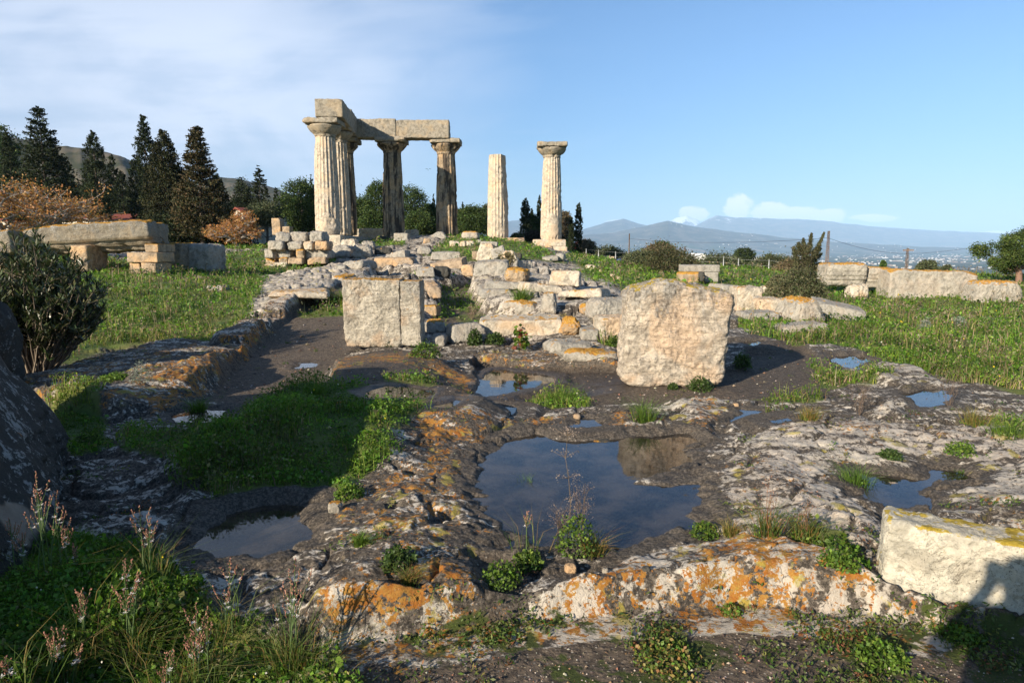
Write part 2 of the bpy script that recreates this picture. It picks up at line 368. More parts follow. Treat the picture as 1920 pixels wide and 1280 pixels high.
def slabs(x, y, s, seed, gap=.10):
    # broken beds: each cell of rock at its own height and tilt, with open joints between
    u, v = x*s, y*s; iu, iv = np.floor(u).astype(int), np.floor(v).astype(int)
    f1 = np.full(u.shape, 9.); f2 = f1.copy(); hh = np.zeros(u.shape)
    for a in (-1, 0, 1):
        for c in (-1, 0, 1):
            h = PERM[PERM[(iu+a+seed) & 1023]+((iv+c) & 1023)] & 1023
            px, py = iu+a+(h*.618 % 1)*.9+.05, iv+c+(h*.3719 % 1)*.9+.05
            d = np.hypot(u-px, v-py); tl = (h*.1237 % 1-.5)*(u-px)+(h*.7711 % 1-.5)*(v-py)
            n_ = d < f1; f2 = np.where(n_, f1, np.minimum(f2, d)); hh = np.where(n_, (h*.4431 % 1)-.5+tl*.7, hh); f1 = np.where(n_, d, f1)
    return hh, sst(gap-(f2-f1), 0, gap)
LIPP = [p for p, f in zip(FEW, FE) if f[0] == 'lip'][0][0]
ISL = [poly(q, -.03) for q in ([(1178,908),(1215,890),(1285,880),(1345,885),(1345,905),(1260,918)], [(1310,935),(1400,930),(1400,985),(1300,980),(1270,962)], [(960,1000),(1010,1000),(1000,1045),(950,1045)])]
def land(x, y, pools=True):
    x = np.asarray(x, float); y = np.asarray(y, float)
    near = 1-sst(y, 10, 30); yc = np.clip(y, 1, 40)
    wa = .035+.01*np.minimum(yc, 25)
    sx_ = x+wa*fbm2(x, y, .9, 3, 11)*1.3+.014*pn2(x*7, y*7, 5); sy_ = y+wa*fbm2(x, y, .9, 3, 23)*1.3+.014*pn2(x*7, y*7, 6)
    z = base_h(x, y); zb0 = z.copy()
    M = {k: np.zeros(x.shape) for k in KEYS}
    # relief of weathered limestone: rounded humps, sharp runnels, stepped beds
    n1 = fbm2(x, y, .55, 4, 1); n2 = ridge2(x*.8+.3*n1, y*1.25, 1.3, 4, 31)
    ang = .5; xr, yr = x*math.cos(ang)+y*math.sin(ang), -x*math.sin(ang)+y*math.cos(ang)
    st = fbm2(xr*.55, yr*1.9, .9, 4, 41); q = st*5; stp = (np.floor(q)+sst(q-np.floor(q), .62, .98))/5
    pit = fbm2(x, y, 7, 4, 51)
    gl = np.zeros(x.shape); flat = np.zeros(x.shape); feat = np.zeros(x.shape); setz = []
    for P, mode, val, soft, mm in FEW:
        lo = P.min(0)-1.5*soft-.5; hi = P.max(0)+1.5*soft+.5
        s = (x > lo[0]) & (x < hi[0]) & (y > lo[1]) & (y < hi[1])
        if not s.any(): continue
        d = sdp(P, sx_[s], sy_[s]); w = 1-sst(d, -soft, soft)
        for k, a in mm.items(): M[k][s] += w*a
        if mode == 'add': feat[s] += w*val
        elif mode == 'set': setz.append((s, w, val)); flat[s] = np.maximum(flat[s], w)
    for k in KEYS: M[k] = np.clip(M[k], 0, 1.4)
    M['lichen'] = np.minimum(M['lichen'], .6+.45*np.clip(M['lichen']-.6, 0, 1))
    lip_ = 1-sst(sdp(LIPP, sx_, sy_), -.02, .06); M['soil'] = M['soil']*(1-lip_)
    M['pale'] = M['pale']+.5*sst(y, 10, 19)*(1-np.clip(M['grass'], 0, 1))
    g = np.clip(M['grass'], 0, 1)
    amp = (1-.55*g)*(1-.85*flat)
    far = sst(y, 8, 26)
    rel = .05*n1+.032*(n2-.35)+(.045+.13*far)*(stp-.05)*(1-g)+.009*pit+.02*fbm2(x, y, 2.6, 3, 61)
    nr = (1-sst(y, 5, 11))*(1-g)*(1-.8*flat)
    run = ridge2(xr*2.2+.2*n1, yr*6, 1.0, 3, 91)
    rel = rel+nr*(.016*fbm2(x, y, 9, 3, 92)+.014*(run-.3)-.030*sst(pn2(x*3.3, y*3.3, 93)+.3*pn2(x*9, y*9, 94), .42, .6))
    wx, wy = xr+.25*n1+.06*fbm2(x, y, 3, 3, 12), yr+.25*fbm2(x, y, .7, 3, 13)+.05*fbm2(x, y, 4, 3, 14)
    h1, j1 = slabs(wx*.5, wy*2.0, .6, 3, .08); h2, j2 = slabs(wx+3, wy*1.5, 1.9, 8, .14)
    br = sst(y, 8.5, 13)*(1-.85*g)*(1-.9*flat); nb_ = (1-sst(y, 6, 11))*(1-g)*(1-.8*flat)
    rel = rel+br*(.24*h1-.09*j1+.015*h2-.012*j2)+nb_*(.035*h2-.028*j2+.02*h1-.02*j1)
    joint = np.clip(j1*(.3+.7*br)+j2*.6*(1-br), 0, 1)
    z = z+rel*amp+feat+flat*(.008*pit+.006*fbm2(x, y, 22, 2, 71))
    for s, w, val in setz:
        z[s] = z[s]*(1-w)+(zb0[s]+val+.012*n1[s]+.006*pit[s])*w
    z = z+g*(.03*fbm2(x, y, 3, 3, 81))
    water = np.zeros(x.shape); pin = np.zeros(x.shape)
    for P, lv in (POOLW if pools else ()):
        lo = P.min(0)-1.3; hi = P.max(0)+1.3
        s = (x > lo[0]) & (x < hi[0]) & (y > lo[1]) & (y < hi[1])
        if not s.any(): continue
        d = sdp(P, x[s]+.6*(sx_[s]-x[s]), y[s]+.6*(sy_[s]-y[s]))+(.15*fbm2(x[s], y[s], 2.4, 5, 17) if lv < -.02 else .02*pit[s]); zz = z[s]
        rim_ = lv+.025+.16*np.clip(d, 0, 2)+.05*np.clip(n1[s]+.3, 0, 1)+.03*pit[s]; cl_ = 1-sst(d, .25, 1.1)
        zz = np.where(zz > rim_, zz+(rim_-zz)*cl_, zz)
        inn = 1-sst(d, -.22, .02)
        bt = fbm2(x[s], y[s], 2.2, 4, 19); zz = zz*(1-inn)+(lv-.030-.035*np.clip(-d/.5, 0, 1)+.14*np.clip(bt-.16, -.2, .7)+.012*pit[s])*inn
        zz = np.where((d > -.02) & (d < .5), np.maximum(zz, lv+.016-.5*np.clip(d-.22, 0, 1)-.6*np.clip(.03-d, 0, 1)), zz)
        z[s] = zz; pin[s] = np.maximum(pin[s], sst(-d, .05, .25)); water[s] = np.maximum(water[s], 1-sst(d, -.02, .16))
    for P in ISL:
        d = sdp(P, sx_, sy_)+.05*fbm2(x, y, 5, 3, 18); w = 1-sst(d, -.07, .07); z = np.maximum(z, -.03+w*.065-.05+.02*pit)*(w > 0)+z*(w <= 0)
    M['dark'] = np.clip(M['dark']+.5*joint*(1-g)+.55*water*(1-.75*pin)+.5*sst(-(n2*.6+n1), .0, .9)*(1-g), 0, 1.4)
    M['lichen'] = np.clip(M['lichen']*(1-.85*(water > .55))+.0, 0, 1.3)
    M['water'] = water; M['grass'] = M['grass']*(1-sst(water, .25, .7))
    return z, M
# ---- near ground grid
for i_, (P, lv) in enumerate(POOLW):
    if i_ in (0, 1, 8, 11): continue
    zz_ = land(P[:, 0], P[:, 1], False)[0]; POOLW[i_] = (P, float(np.percentile(zz_, 45))-.012)
NT, NR = 1150, 960
t_in = np.linspace(-.84, .84, NT); t_l = -np.geomspace(1.75, .845, 60); t_r = -t_l[::-1]
TS = np.concatenate([t_l, t_in, t_r]); WS = np.linspace(1.25**-.5, 80**-.5, NR)
YS = WS**-2.0
TT, YY = np.meshgrid(TS, YS)
GX, GY = TT*YY, YY
GZ, GM = land(GX.ravel(), GY.ravel()); GZ = GZ.reshape(GX.shape); GM = {k: v.reshape(GX.shape) for k, v in GM.items()}
def _idx(x, y):
    y = np.clip(np.asarray(y, float), 1.26, 79.9); t = np.clip(np.asarray(x, float)/y, TS[0]+1e-6, TS[-1]-1e-6)
    fi = np.interp(t, TS, np.arange(len(TS))); fj = (y**-.5-WS[0])/(WS[1]-WS[0])
    i = np.clip(fi.astype(int), 0, len(TS)-2); j = np.clip(fj.astype(int), 0, NR-2)
    return i, j, fi-i, fj-j
def samp(F, x, y):
    i, j, a, b_ = _idx(x, y)
    return (F[j, i]*(1-a)+F[j, i+1]*a)*(1-b_)+(F[j+1, i]*(1-a)+F[j+1, i+1]*a)*b_
def hgt(x, y): return float(samp(GZ, np.array([x]), np.array([y]))[0])
def hit(u, v):
    dx, dy, dz = ray(u, v); k = np.exp(np.linspace(math.log(1.3), math.log(79), 1500))
    zz = EYE+dz*k; hh = samp(GZ, dx*k, dy*k); c = zz < hh
    q = int(np.argmax(c)) if c.any() else int(np.argmin(zz-hh))
    return np.array([dx*k[q], dy*k[q], hh[q]])
def grid_faces(nr, nc):
    i = (np.arange(nr-1)[:, None]*nc+np.arange(nc-1)[None]).ravel()
    return np.stack([i, i+1, i+nc+1, i+nc], 1)
# ---------------------------------------------------------------- materials
def newmat(name):
    m = bpy.data.materials.new(name); m.use_nodes = True; return m, NB(m.node_tree)
def finish(b, color, rough=.85, bump=None, dist=.02, strength=.7, spec=.25, **kw):
    i = {'Base Color': color, 'Roughness': rough, 'Specular IOR Level': spec}
    if bump is not None:
        i['Normal'] = b.n('ShaderNodeBump', i={'Strength': strength, 'Distance': dist, 'Height': bump}).outputs[0]
    i.update(kw)
    p = b.n('ShaderNodeBsdfPrincipled', i=i)
    b.nt.links.new(p.outputs[0], b.n('ShaderNodeOutputMaterial').inputs[0]); return p
def flatmat(name, c, rough=.8, var=.15, scale=3, spec=.25):
    m, b = newmat(name); o = b.n('ShaderNodeTexCoord').outputs['Object']
    n = b.noise(o, scale, 6, .65)
    c2 = tuple(x*(1-var*1.6) for x in c); c3 = tuple(min(1, x*(1+var)) for x in c)
    finish(b, b.mix(b.sm(n, .3, .7), c2, c3), rough, bump=n, dist=.01, strength=.3, spec=spec); return m

def terrain_mat():
    m, b = newmat('rock_ground')
    P = b.n('ShaderNodeNewGeometry').outputs['Position']
    a1 = b.n('ShaderNodeAttribute', attribute_name='m1').outputs[0]; a2 = b.n('ShaderNodeAttribute', attribute_name='m2').outputs[0]
    lich, dark, grass = b.n('ShaderNodeSeparateColor', i={0: a1}).outputs
    soil, pale, moss = b.n('ShaderNodeSeparateColor', i={0: a2}).outputs
    Pr = b.n('ShaderNodeMapping', i={0: P, 'Rotation': (0, 0, .5), 'Scale': (.7, 1.9, 1)}).outputs[0]
    big = b.noise(P, .8, 5, .6); med = b.noise(Pr, 3.2, 9, .68, .4); fine = b.noise(P, 22, 8, .7, .3); vfine = b.noise(P, 95, 4, .7)
    rock = b.mix(b.sm(med, .36, .60), (.17, .145, .115), (.45, .40, .325))
    rock = b.mix(b.m('MULTIPLY', b.sm(big, .45, .62), .5), rock, (.46, .38, .30))
    cal = b.m('SUBTRACT', 1, b.sm(pale, .2, .6, 0, .55)); rock = b.mix(b.m('MULTIPLY', cal, b.sm(fine, .50, .60, 0, .65)), rock, (.58, .53, .45)); rock = b.mix(b.m('MULTIPLY', cal, b.sm(fine, .46, .38, 0, .75)), rock, (.09, .072, .052))
    # black crust in runnels and hollows
    dn = b.m('ADD', b.m('MULTIPLY', med, .52), b.m('MULTIPLY', fine, .48))
    dk = b.m('ADD', b.m('SUBTRACT', .552, dn), b.m('SUBTRACT', b.m('MULTIPLY', dark, .24), b.m('MULTIPLY', pale, .085)))
    dk = b.sm(dk, .0, .045)
    rock = b.mix(b.m('MULTIPLY', dk, .93), rock, b.mix(b.sm(b.noise(P, 48, 5, .75), .42, .62), (.020, .016, .012), (.13, .105, .080)))
    crk = b.voro(b.n('ShaderNodeVectorMath', operation='ADD', i={0: Pr, 1: b.noise(P, 4, 4, .6, col=True)}).outputs[0], 1.7, 0, 'DISTANCE_TO_EDGE')
    rock = b.mix(b.sm(crk, .018, .0, 0, .75), rock, (.02, .017, .014))
    # lichens: orange crusts, yellow-green, pale grey rosettes
    lo = b.noise(P, 11, 9, .72, .5); lo2 = b.noise(P, 2.1, 3, .5)
    lf = b.m('ADD', b.m('ADD', lo, b.m('MULTIPLY', b.m('SUBTRACT', lo2, .5), .45)), b.m('MULTIPLY', b.m('SUBTRACT', lich, .5), .20))
    lf = b.m('ADD', lf, b.m('MULTIPLY', b.m('SUBTRACT', b.noise(P, 34, 6, .75), .5), .75)); lf = b.m('MULTIPLY', b.sm(lf, .575, .605), b.sm(lich, .04, .22))
    lc = b.mix(b.sm(b.noise(P, 13, 6, .7), .38, .60), (.30, .115, .016), (.36, .21, .045))
    lc = b.mix(b.sm(vfine, .35, .7), b.mix(.5, lc, (.25, .07, .01)), lc)
    rock = b.mix(lf, rock, lc)
    yl = b.m('MULTIPLY', b.sm(b.noise(P, 5.1, 7, .65, .4), .58, .64), b.sm(b.m('ADD', lich, b.m('MULTIPLY', pale, .5)), .1, .6, 0, .7))
    rock = b.mix(yl, rock, (.33, .27, .05))
    # earth
    sv = b.voro(P, 70, 1); sd = b.voro(P, 38, 0)
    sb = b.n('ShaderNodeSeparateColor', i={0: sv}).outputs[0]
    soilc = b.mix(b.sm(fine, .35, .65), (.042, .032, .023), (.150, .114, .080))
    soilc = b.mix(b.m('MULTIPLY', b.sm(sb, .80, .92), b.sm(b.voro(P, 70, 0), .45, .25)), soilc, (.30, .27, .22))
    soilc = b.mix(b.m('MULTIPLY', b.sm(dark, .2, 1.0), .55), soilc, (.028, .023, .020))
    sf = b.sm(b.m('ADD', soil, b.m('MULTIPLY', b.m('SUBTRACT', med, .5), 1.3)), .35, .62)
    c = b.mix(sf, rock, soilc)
    # green skin of moss
    mf = b.m('MULTIPLY', b.sm(moss, .1, .4), b.sm(b.m('ADD', b.m('MULTIPLY', moss, .12), b.noise(P, 4.3, 8, .66, .5)), .635, .70))
    c = b.mix(mf, c, b.mix(vfine, (.014, .026, .006), (.075, .09, .015)))
    gf = b.sm(b.m('ADD', grass, b.m('MULTIPLY', b.m('SUBTRACT', b.noise(P, 2.2, 6, .65), .5), .9)), .30, .62)
    gc = b.mix(b.sm(b.noise(P, 1.3, 5, .6), .35, .65), (.06, .10, .018), (.13, .14, .035))
    gc = b.mix(b.sm(fine, .55, .75), gc, (.12, .09, .05))
    c = b.mix(gf, c, gc)
    hgt_ = b.m('ADD', b.m('MULTIPLY', fine, .5), b.m('ADD', b.m('MULTIPLY', med, 1.2), b.m('ADD', b.m('MULTIPLY', vfine, .16), b.m('MULTIPLY', b.sm(sd, .5, .1), b.m('MULTIPLY', sf, .18)))))
    wet = b.m('MULTIPLY', b.sm(dark, .75, 1.25), .45)
    finish(b, c, b.m('SUBTRACT', .88, wet), bump=hgt_, dist=.035, strength=.95, spec=.3)
    return m

def stone_mat(name, base=(.47,.41,.33), warm=(.56,.40,.25), grey=(.22,.21,.19), greyamt=.5, warmamt=.35, orange=.6, oscale=5, yellow=False, dark=0.0, bump=.03, pits=.5, top=.45, topgrey=0):
    m, b = newmat(name)
    O = b.n('ShaderNodeTexCoord').outputs['Object']
    ob = b.n('ShaderNodeObjectInfo').outputs['Random']
    O = b.n('ShaderNodeVectorMath', operation='ADD', i={0: O, 1: b.n('ShaderNodeCombineXYZ', i={0: b.m('MULTIPLY', ob, 57), 1: b.m('MULTIPLY', ob, 31)}).outputs[0]}).outputs[0]
    Nz = b.n('ShaderNodeSeparateXYZ', i={0: b.n('ShaderNodeNewGeometry').outputs['Normal']}).outputs[2]
    big = b.noise(O, 1.4, 5, .6, .3); med = b.noise(O, 5, 9, .7, .5); fine = b.noise(O, 24, 8, .75); vf = b.noise(O, 90, 4, .7)
    c = b.mix(b.sm(med, .38, .60), tuple(x*.55 for x in base), tuple(min(1, x*1.02) for x in base)); c = b.mix(b.sm(fine, .47, .38, 0, .7), c, tuple(x*.35 for x in base))
    c = b.mix(b.m('MULTIPLY', b.sm(big, .48, .60), warmamt*1.6 if warmamt < .6 else 1.0), c, b.mix(fine, tuple(x*.8 for x in warm), warm))
    g = b.sm(b.m('ADD', b.m('ADD', b.m('MULTIPLY', med, .55), b.m('MULTIPLY', fine, .45)), b.m('MULTIPLY', Nz, .05)), .60-.16*greyamt, .70-.13*greyamt, 0, .85)
    c = b.mix(g, c, b.mix(vf, tuple(x*.55 for x in grey), tuple(x*1.5 for x in grey)))
    if topgrey:
        gz = b.n('ShaderNodeSeparateXYZ', i={0: b.n('ShaderNodeTexCoord').outputs['Generated']}).outputs[2]
        dr = b.noise(b.n('ShaderNodeMapping', i={0: O, 'Scale': (1, 1, .35)}).outputs[0], 4.5, 8, .7, .4)
        c = b.mix(b.sm(b.m('ADD', b.m('MULTIPLY', b.m('SUBTRACT', gz, .72), .50*topgrey), dr), .50, .62, 0, .75), c, b.mix(b.sm(fine, .42, .58), (.13, .125, .11), (.42, .40, .36)))
        bed = b.noise(b.n('ShaderNodeMapping', i={0: O, 'Scale': (.5, .5, 3.2), 'Rotation': (0, .12, 0)}).outputs[0], 3.0, 8, .72, .3)
        c = b.mix(b.sm(b.m('ABSOLUTE', b.m('SUBTRACT', bed, .5)), .022, .004, 0, .55), c, (.12, .095, .07))
    if dark:
        st = b.noise(b.n('ShaderNodeMapping', i={0: O, 'Scale': (1, 1, .16)}).outputs[0], 2.6, 7, .65, .2)
        c = b.mix(b.sm(st, .64-.2*dark, .74-.2*dark, 0, .9), c, (.035, .030, .027))
    pit = b.sm(b.voro(b.n('ShaderNodeVectorMath', operation='ADD', i={0: O, 1: b.noise(O, 9, 3, .6, col=True)}).outputs[0], 26, 0), .24, .10)
    pitm = b.m('MULTIPLY', pit, b.m('MULTIPLY', b.sm(b.noise(O, 3, 3, .6), .42, .6), pits))
    c = b.mix(pitm, c, (.09, .075, .06))
    if orange:
        of = b.m('ADD', b.noise(O, oscale, 8, .68, .4), b.m('ADD', b.m('MULTIPLY', b.sm(Nz, top, top+.4), .19*orange+.02), b.m('MULTIPLY', b.m('SUBTRACT', b.noise(O, 32, 6, .75), .5), .35)))
        of = b.m('MULTIPLY', b.sm(of, .63, .68), b.sm(Nz, -.05, top+.1))
        oc = b.mix(b.sm(fine, .4, .62), (.36, .155, .025) if not yellow else (.34, .24, .03), (.47, .29, .06) if not yellow else (.52, .38, .07))
        c = b.mix(of, c, oc)
    h = b.m('SUBTRACT', b.m('ADD', b.m('MULTIPLY', med, 1.0), b.m('ADD', b.m('MULTIPLY', fine, .5), b.m('MULTIPLY', vf, .16))), b.m('MULTIPLY', pitm, .3))
    crk_ = b.noise(O, 2.3, 7, .62, 1.2); c = b.mix(b.m('MULTIPLY', b.sm(b.m('ABSOLUTE', b.m('SUBTRACT', crk_, .5)), .010, .002, 0, .6), b.sm(big, .52, .6)), c, (.07, .055, .04))
    finish(b, c, .92, bump=h, dist=bump*1.5, strength=1.0, spec=.15)
    return m
def spotted_mat():
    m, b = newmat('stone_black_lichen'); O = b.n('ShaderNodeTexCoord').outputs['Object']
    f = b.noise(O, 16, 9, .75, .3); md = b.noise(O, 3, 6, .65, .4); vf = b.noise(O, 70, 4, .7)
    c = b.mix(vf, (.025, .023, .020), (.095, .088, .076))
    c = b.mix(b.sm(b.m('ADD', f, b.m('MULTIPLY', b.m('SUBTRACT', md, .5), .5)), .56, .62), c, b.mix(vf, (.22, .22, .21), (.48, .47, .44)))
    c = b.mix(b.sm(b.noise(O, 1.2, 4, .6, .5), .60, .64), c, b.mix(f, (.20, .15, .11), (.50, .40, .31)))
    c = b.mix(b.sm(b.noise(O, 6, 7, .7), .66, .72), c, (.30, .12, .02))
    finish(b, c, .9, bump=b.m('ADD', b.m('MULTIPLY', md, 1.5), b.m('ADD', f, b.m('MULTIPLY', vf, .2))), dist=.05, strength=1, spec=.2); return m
def leaf_mat(name='foliage', trans=.38, rough=.55, spec=.3):
    m, b = newmat(name)
    c = b.n('ShaderNodeAttribute', attribute_name='col').outputs[0]
    p = b.n('ShaderNodeBsdfPrincipled', i={'Base Color': c, 'Roughness': rough, 'Specular IOR Level': spec})
    t = b.n('ShaderNodeBsdfTranslucent', i={0: b.mix(1, c, (1.1, 1.25, .6), 'MULTIPLY')})
    mx = b.n('ShaderNodeMixShader', i={0: trans, 1: p.outputs[0], 2: t.outputs[0]})
    b.nt.links.new(mx.outputs[0], b.n('ShaderNodeOutputMaterial').inputs[0]); return m
def water_mat():
    m, b = newmat('still_water')
    P = b.n('ShaderNodeNewGeometry').outputs['Position']
    bp = b.n('ShaderNodeBump', i={'Strength': .05, 'Distance': .01, 'Height': b.noise(P, 9, 3, .5)}).outputs[0]
    fr = b.n('ShaderNodeFresnel', i={'IOR': 1.36, 'Normal': bp}).outputs[0]
    tr = b.n('ShaderNodeBsdfTransparent', i={0: (.84, .76, .62, 1)})
    gl = b.n('ShaderNodeBsdfGlossy', i={'Color': (.98, .98, 1, 1), 'Roughness': .0, 'Normal': bp})
    # a film of dust and pollen
    df = b.n('ShaderNodeBsdfDiffuse', i={0: (.080, .064, .046, 1)})
    under = b.n('ShaderNodeMixShader', i={0: b.sm(b.noise(P, 3, 7, .65), .38, .64, .12, .62), 1: tr.outputs[0], 2: df.outputs[0]})
    mx = b.n('ShaderNodeMixShader', i={0: fr, 1: under.outputs[0], 2: gl.outputs[0]})
    b.nt.links.new(mx.outputs[0], b.n('ShaderNodeOutputMaterial').inputs[0]); return m
def vcol_mat(name, rough=.8, bump=0):
    m, b = newmat(name); c = b.n('ShaderNodeAttribute', attribute_name='col').outputs[0]
    O = b.n('ShaderNodeTexCoord').outputs['Object']; n = b.noise(O, 9, 6, .65)
    c = b.mix(1, c, b.mix(n, (.72, .72, .72), (1.2, 1.2, 1.2)), 'MULTIPLY')
    finish(b, c, rough, bump=n, dist=.02, strength=.4); return m
def far_mat():
    m, b = newmat('far_country')
    P = b.n('ShaderNodeNewGeometry').outputs['Position']; N = b.n('ShaderNodeNewGeometry').outputs['Normal']
    a = b.n('ShaderNodeAttribute', attribute_name='m1').outputs[0]
    snow, hill, near = b.n('ShaderNodeSeparateColor', i={0: a}).outputs
    n1 = b.noise(P, .0035, 8, .65); n2 = b.noise(P, .03, 6, .7); n3 = b.noise(P, .0009, 5, .6); n0 = b.noise(P, .4, 5, .7)
    cell = b.n('ShaderNodeSeparateColor', i={0: b.voro(b.n('ShaderNodeMapping', i={0: P, 'Scale': (1, .45, 1)}).outputs[0], .006, 1)}).outputs[0]
    c = b.mix(b.sm(n1, .38, .62), (.035, .045, .020), (.085, .085, .040))
    c = b.mix(b.sm(cell, .80, .86, 0, .7), c, (.27, .20, .14))
    c = b.mix(b.sm(cell, .2, .12, 0, .7), c, (.06, .095, .025))
    hc = b.mix(b.sm(n1, .42, .60), (.045, .046, .026), (.15, .125, .090))
    hc = b.mix(b.sm(n2, .45, .62, 0, .8), hc, (.035, .042, .018))
    c = b.mix(b.sm(hill, .1, .5), c, hc)
    nc = b.mix(b.sm(n0, .4, .6), (.04, .06, .015), (.12, .10, .05))
    c = b.mix(near, c, nc)
    sf = b.sm(b.m('ADD', snow, b.m('MULTIPLY', b.m('SUBTRACT', n1, .5), 1.6)), .42, .62)
    c = b.mix(sf, c, (.86, .87, .90))
    finish(b, c, .95, spec=.05); return m
M_TER = terrain_mat(); M_WAT = water_mat(); M_FAR = far_mat()
M_LEAF = leaf_mat(); M_DARKLEAF = leaf_mat('dark_foliage', .12, .7, .15); M_BARK = vcol_mat('bark', .9)
ST = {
 'pale': stone_mat('stone_pale', (0.58, 0.51, 0.40), (.60,.42,.26), greyamt=.32, warmamt=.45, orange=.35),
 'great': stone_mat('stone_great', (0.70, 0.60, 0.47), (.74,.53,.35), greyamt=.42, warmamt=.45, orange=.75, oscale=7, yellow=True, bump=.05, pits=1.0, top=.5, topgrey=1.0),
 'twin': stone_mat('stone_twin', (0.60, 0.54, 0.43), (.62,.42,.26), greyamt=.46, warmamt=.35, orange=1.0, bump=.05, pits=1.0, topgrey=.6),
 'gritty': stone_mat('stone_gritty', (0.64, 0.59, 0.47), (.56,.48,.36), greyamt=.30, warmamt=.2, orange=.66, yellow=True, pits=1.0, bump=.025, top=.35),
 'grey': stone_mat('stone_grey', (0.42, 0.39, 0.33), (.48,.40,.31), greyamt=.62, warmamt=.25, orange=.12),
 'greyo': stone_mat('stone_grey_orange', (0.44, 0.40, 0.33), (.50,.40,.30), greyamt=.55, warmamt=.25, orange=1.1),
 'orange': stone_mat('stone_orange', (0.404, 0.310, 0.206), (.55,.33,.15), greyamt=.25, warmamt=.5, orange=1.5, top=.2),
 'warm': stone_mat('stone_warm', (0.430, 0.327, 0.224), (.58,.38,.21), greyamt=.28, warmamt=.6, orange=.1),
 'dark': stone_mat('stone_dark', (0.103, 0.099, 0.086), (.40,.33,.25), grey=(.05,.05,.045), greyamt=.95, warmamt=.10, orange=.1),
 'lich': spotted_mat(), 'blue': flatmat('car_blue', (.04,.06,.16), .6),
 'weath': stone_mat('stone_weathered', (.38,.33,.25), (.46,.36,.24), grey=(.15,.145,.125), greyamt=.75, warmamt=.25, orange=1.5, pits=1.0, bump=.06, topgrey=.8),
 'col': stone_mat('column_stone', (0.54, 0.46, 0.36), (.60,.46,.32), greyamt=.14, warmamt=.5, orange=0, dark=.22, bump=.035),
 'cold': stone_mat('column_stone_stained', (0.396, 0.310, 0.215), (.52,.34,.18), greyamt=.3, warmamt=.4, orange=0, dark=.85, bump=.035),
 'beam': stone_mat('beam_stone', (0.361, 0.318, 0.249), (.50,.38,.24), greyamt=.50, warmamt=.3, orange=0, dark=.2, bump=.04),
}
# ---------------------------------------------------------------- ground, water, far country
m1 = np.stack([GM['lichen'], GM['dark'], GM['grass'], np.ones(GX.shape)], -1).reshape(-1, 4)
m2 = np.stack([GM['soil'], GM['pale'], GM['moss'], np.ones(GX.shape)], -1).reshape(-1, 4)
g = mk('ground', np.stack([GX, GY, GZ], -1).reshape(-1, 3), grid_faces(*GX.shape), M_TER, attrs=dict(m1=m1, m2=m2)); tag(g, kind='structure')
# plain earth round and behind the standpoint
gx, gy = np.meshgrid(np.linspace(-70, 70, 141), np.linspace(-40, 30, 71))
gz = -.16+.05*fbm2(gx, gy, .3, 3, 3)
keep = ~((gy > 1.3) & (np.abs(gx) < 1.6*gy))
F = grid_faces(*gx.shape); F = F[keep.ravel()[F].all(1)]
one = np.ones((gx.size, 1)); zz = np.zeros((gx.size, 1))
sk = mk('ground', np.stack([gx, gy, gz], -1).reshape(-1, 3), F, M_TER, attrs=dict(m1=np.hstack([zz, zz, one*.9, one]), m2=np.hstack([one*.5, zz, zz, one]))); tag(sk, kind='structure')
for i, (P, lv) in enumerate(POOLW):
    c = P.mean(0); d = P-c; Q = c+d*(1+.10/np.maximum(np.linalg.norm(d, axis=1), .10))[:, None]
    if ((Q[:, 0]*np.roll(Q[:, 1], -1)-Q[:, 1]*np.roll(Q[:, 0], -1)).sum() < 0): Q = Q[::-1]
    w = mk('water', np.column_stack([Q, np.full(len(Q), lv)]), np.arange(len(Q))[None], M_WAT, smooth=False); tag(w, kind='structure')
# far country: slope, plain and mountain ranges
TF = np.concatenate([np.linspace(-1.75, -.85, 40)[:-1], np.linspace(-.85, .85, 760), np.linspace(.85, 1.75, 40)[1:]])
YF = np.concatenate([np.geomspace(77, 3000, 170)[:-1], np.geomspace(3000, 33000, 230)])
T2, Y2 = np.meshgrid(TF, YF); X2 = T2*Y2
LY = np.log(YF)
zr = np.interp(LY, np.log([77, 150, 300, 600, 1500, 3000, 34000]), [0, -6, -13, -24, -62, -88, -98])
zl = np.interp(LY, np.log([77, 150, 300, 600, 1500, 3000, 34000]), [0, 1, 3, 2, -62, -88, -98])
zb = samp(GZ, TF*78.0, np.full(TF.shape, 78.0))
wr = sst(TF, -.06, .08)[None]
zf = wr*zr[:, None]+(1-wr)*zl[:, None]+zb[None]*(1-sst(LY, math.log(80), math.log(600)))[:, None]
zf = zf+fbm2(X2, Y2, .004, 4, 2)*np.clip((Y2-120)/900, 0, 7)
base_far = zf.copy(); hill = np.zeros(zf.shape); snow = np.zeros(zf.shape)
RID = [ # depth, width, snow, profile
 (900, .30, 0, [(-900,60),(-300,190),(0,238),(60,260),(110,270),(190,281),(250,293),(300,318),(360,352),(430,385),(560,430),(700,470)]),
 (1500, .25, 0, [(250,380),(360,345),(430,334),(480,340),(540,358),(620,388),(700,405),(760,420),(830,440)]),
 (11000, .20, 0, [(300,450),(900,442),(1080,442),(1150,436),(1210,422),(1245,415),(1290,424),(1350,433),(1450,444),(1550,453),(1700,462),(2000,470)]),
 (15500, .2, 0, [(500,430),(800,424),(930,418),(980,412),(1030,424),(1085,432),(1130,418),(1165,411),(1195,420),(1240,430),(1320,450)]),
 (25000, .07, 1, [(1180,440),(1240,420),(1262,408),(1280,404),(1300,412),(1330,424)]),
 (20000, .20, .45, [(1180,445),(1260,425),(1310,413),(1335,404),(1370,408),(1420,410),(1500,412),(1560,417),(1620,425),(1750,433),(1920,440),(2200,446),(3200,455)]),
 (29000, .06, 1.2, [(1760,452),(1810,437),(1845,432),(1880,433),(1920,440),(1990,450)]),
]
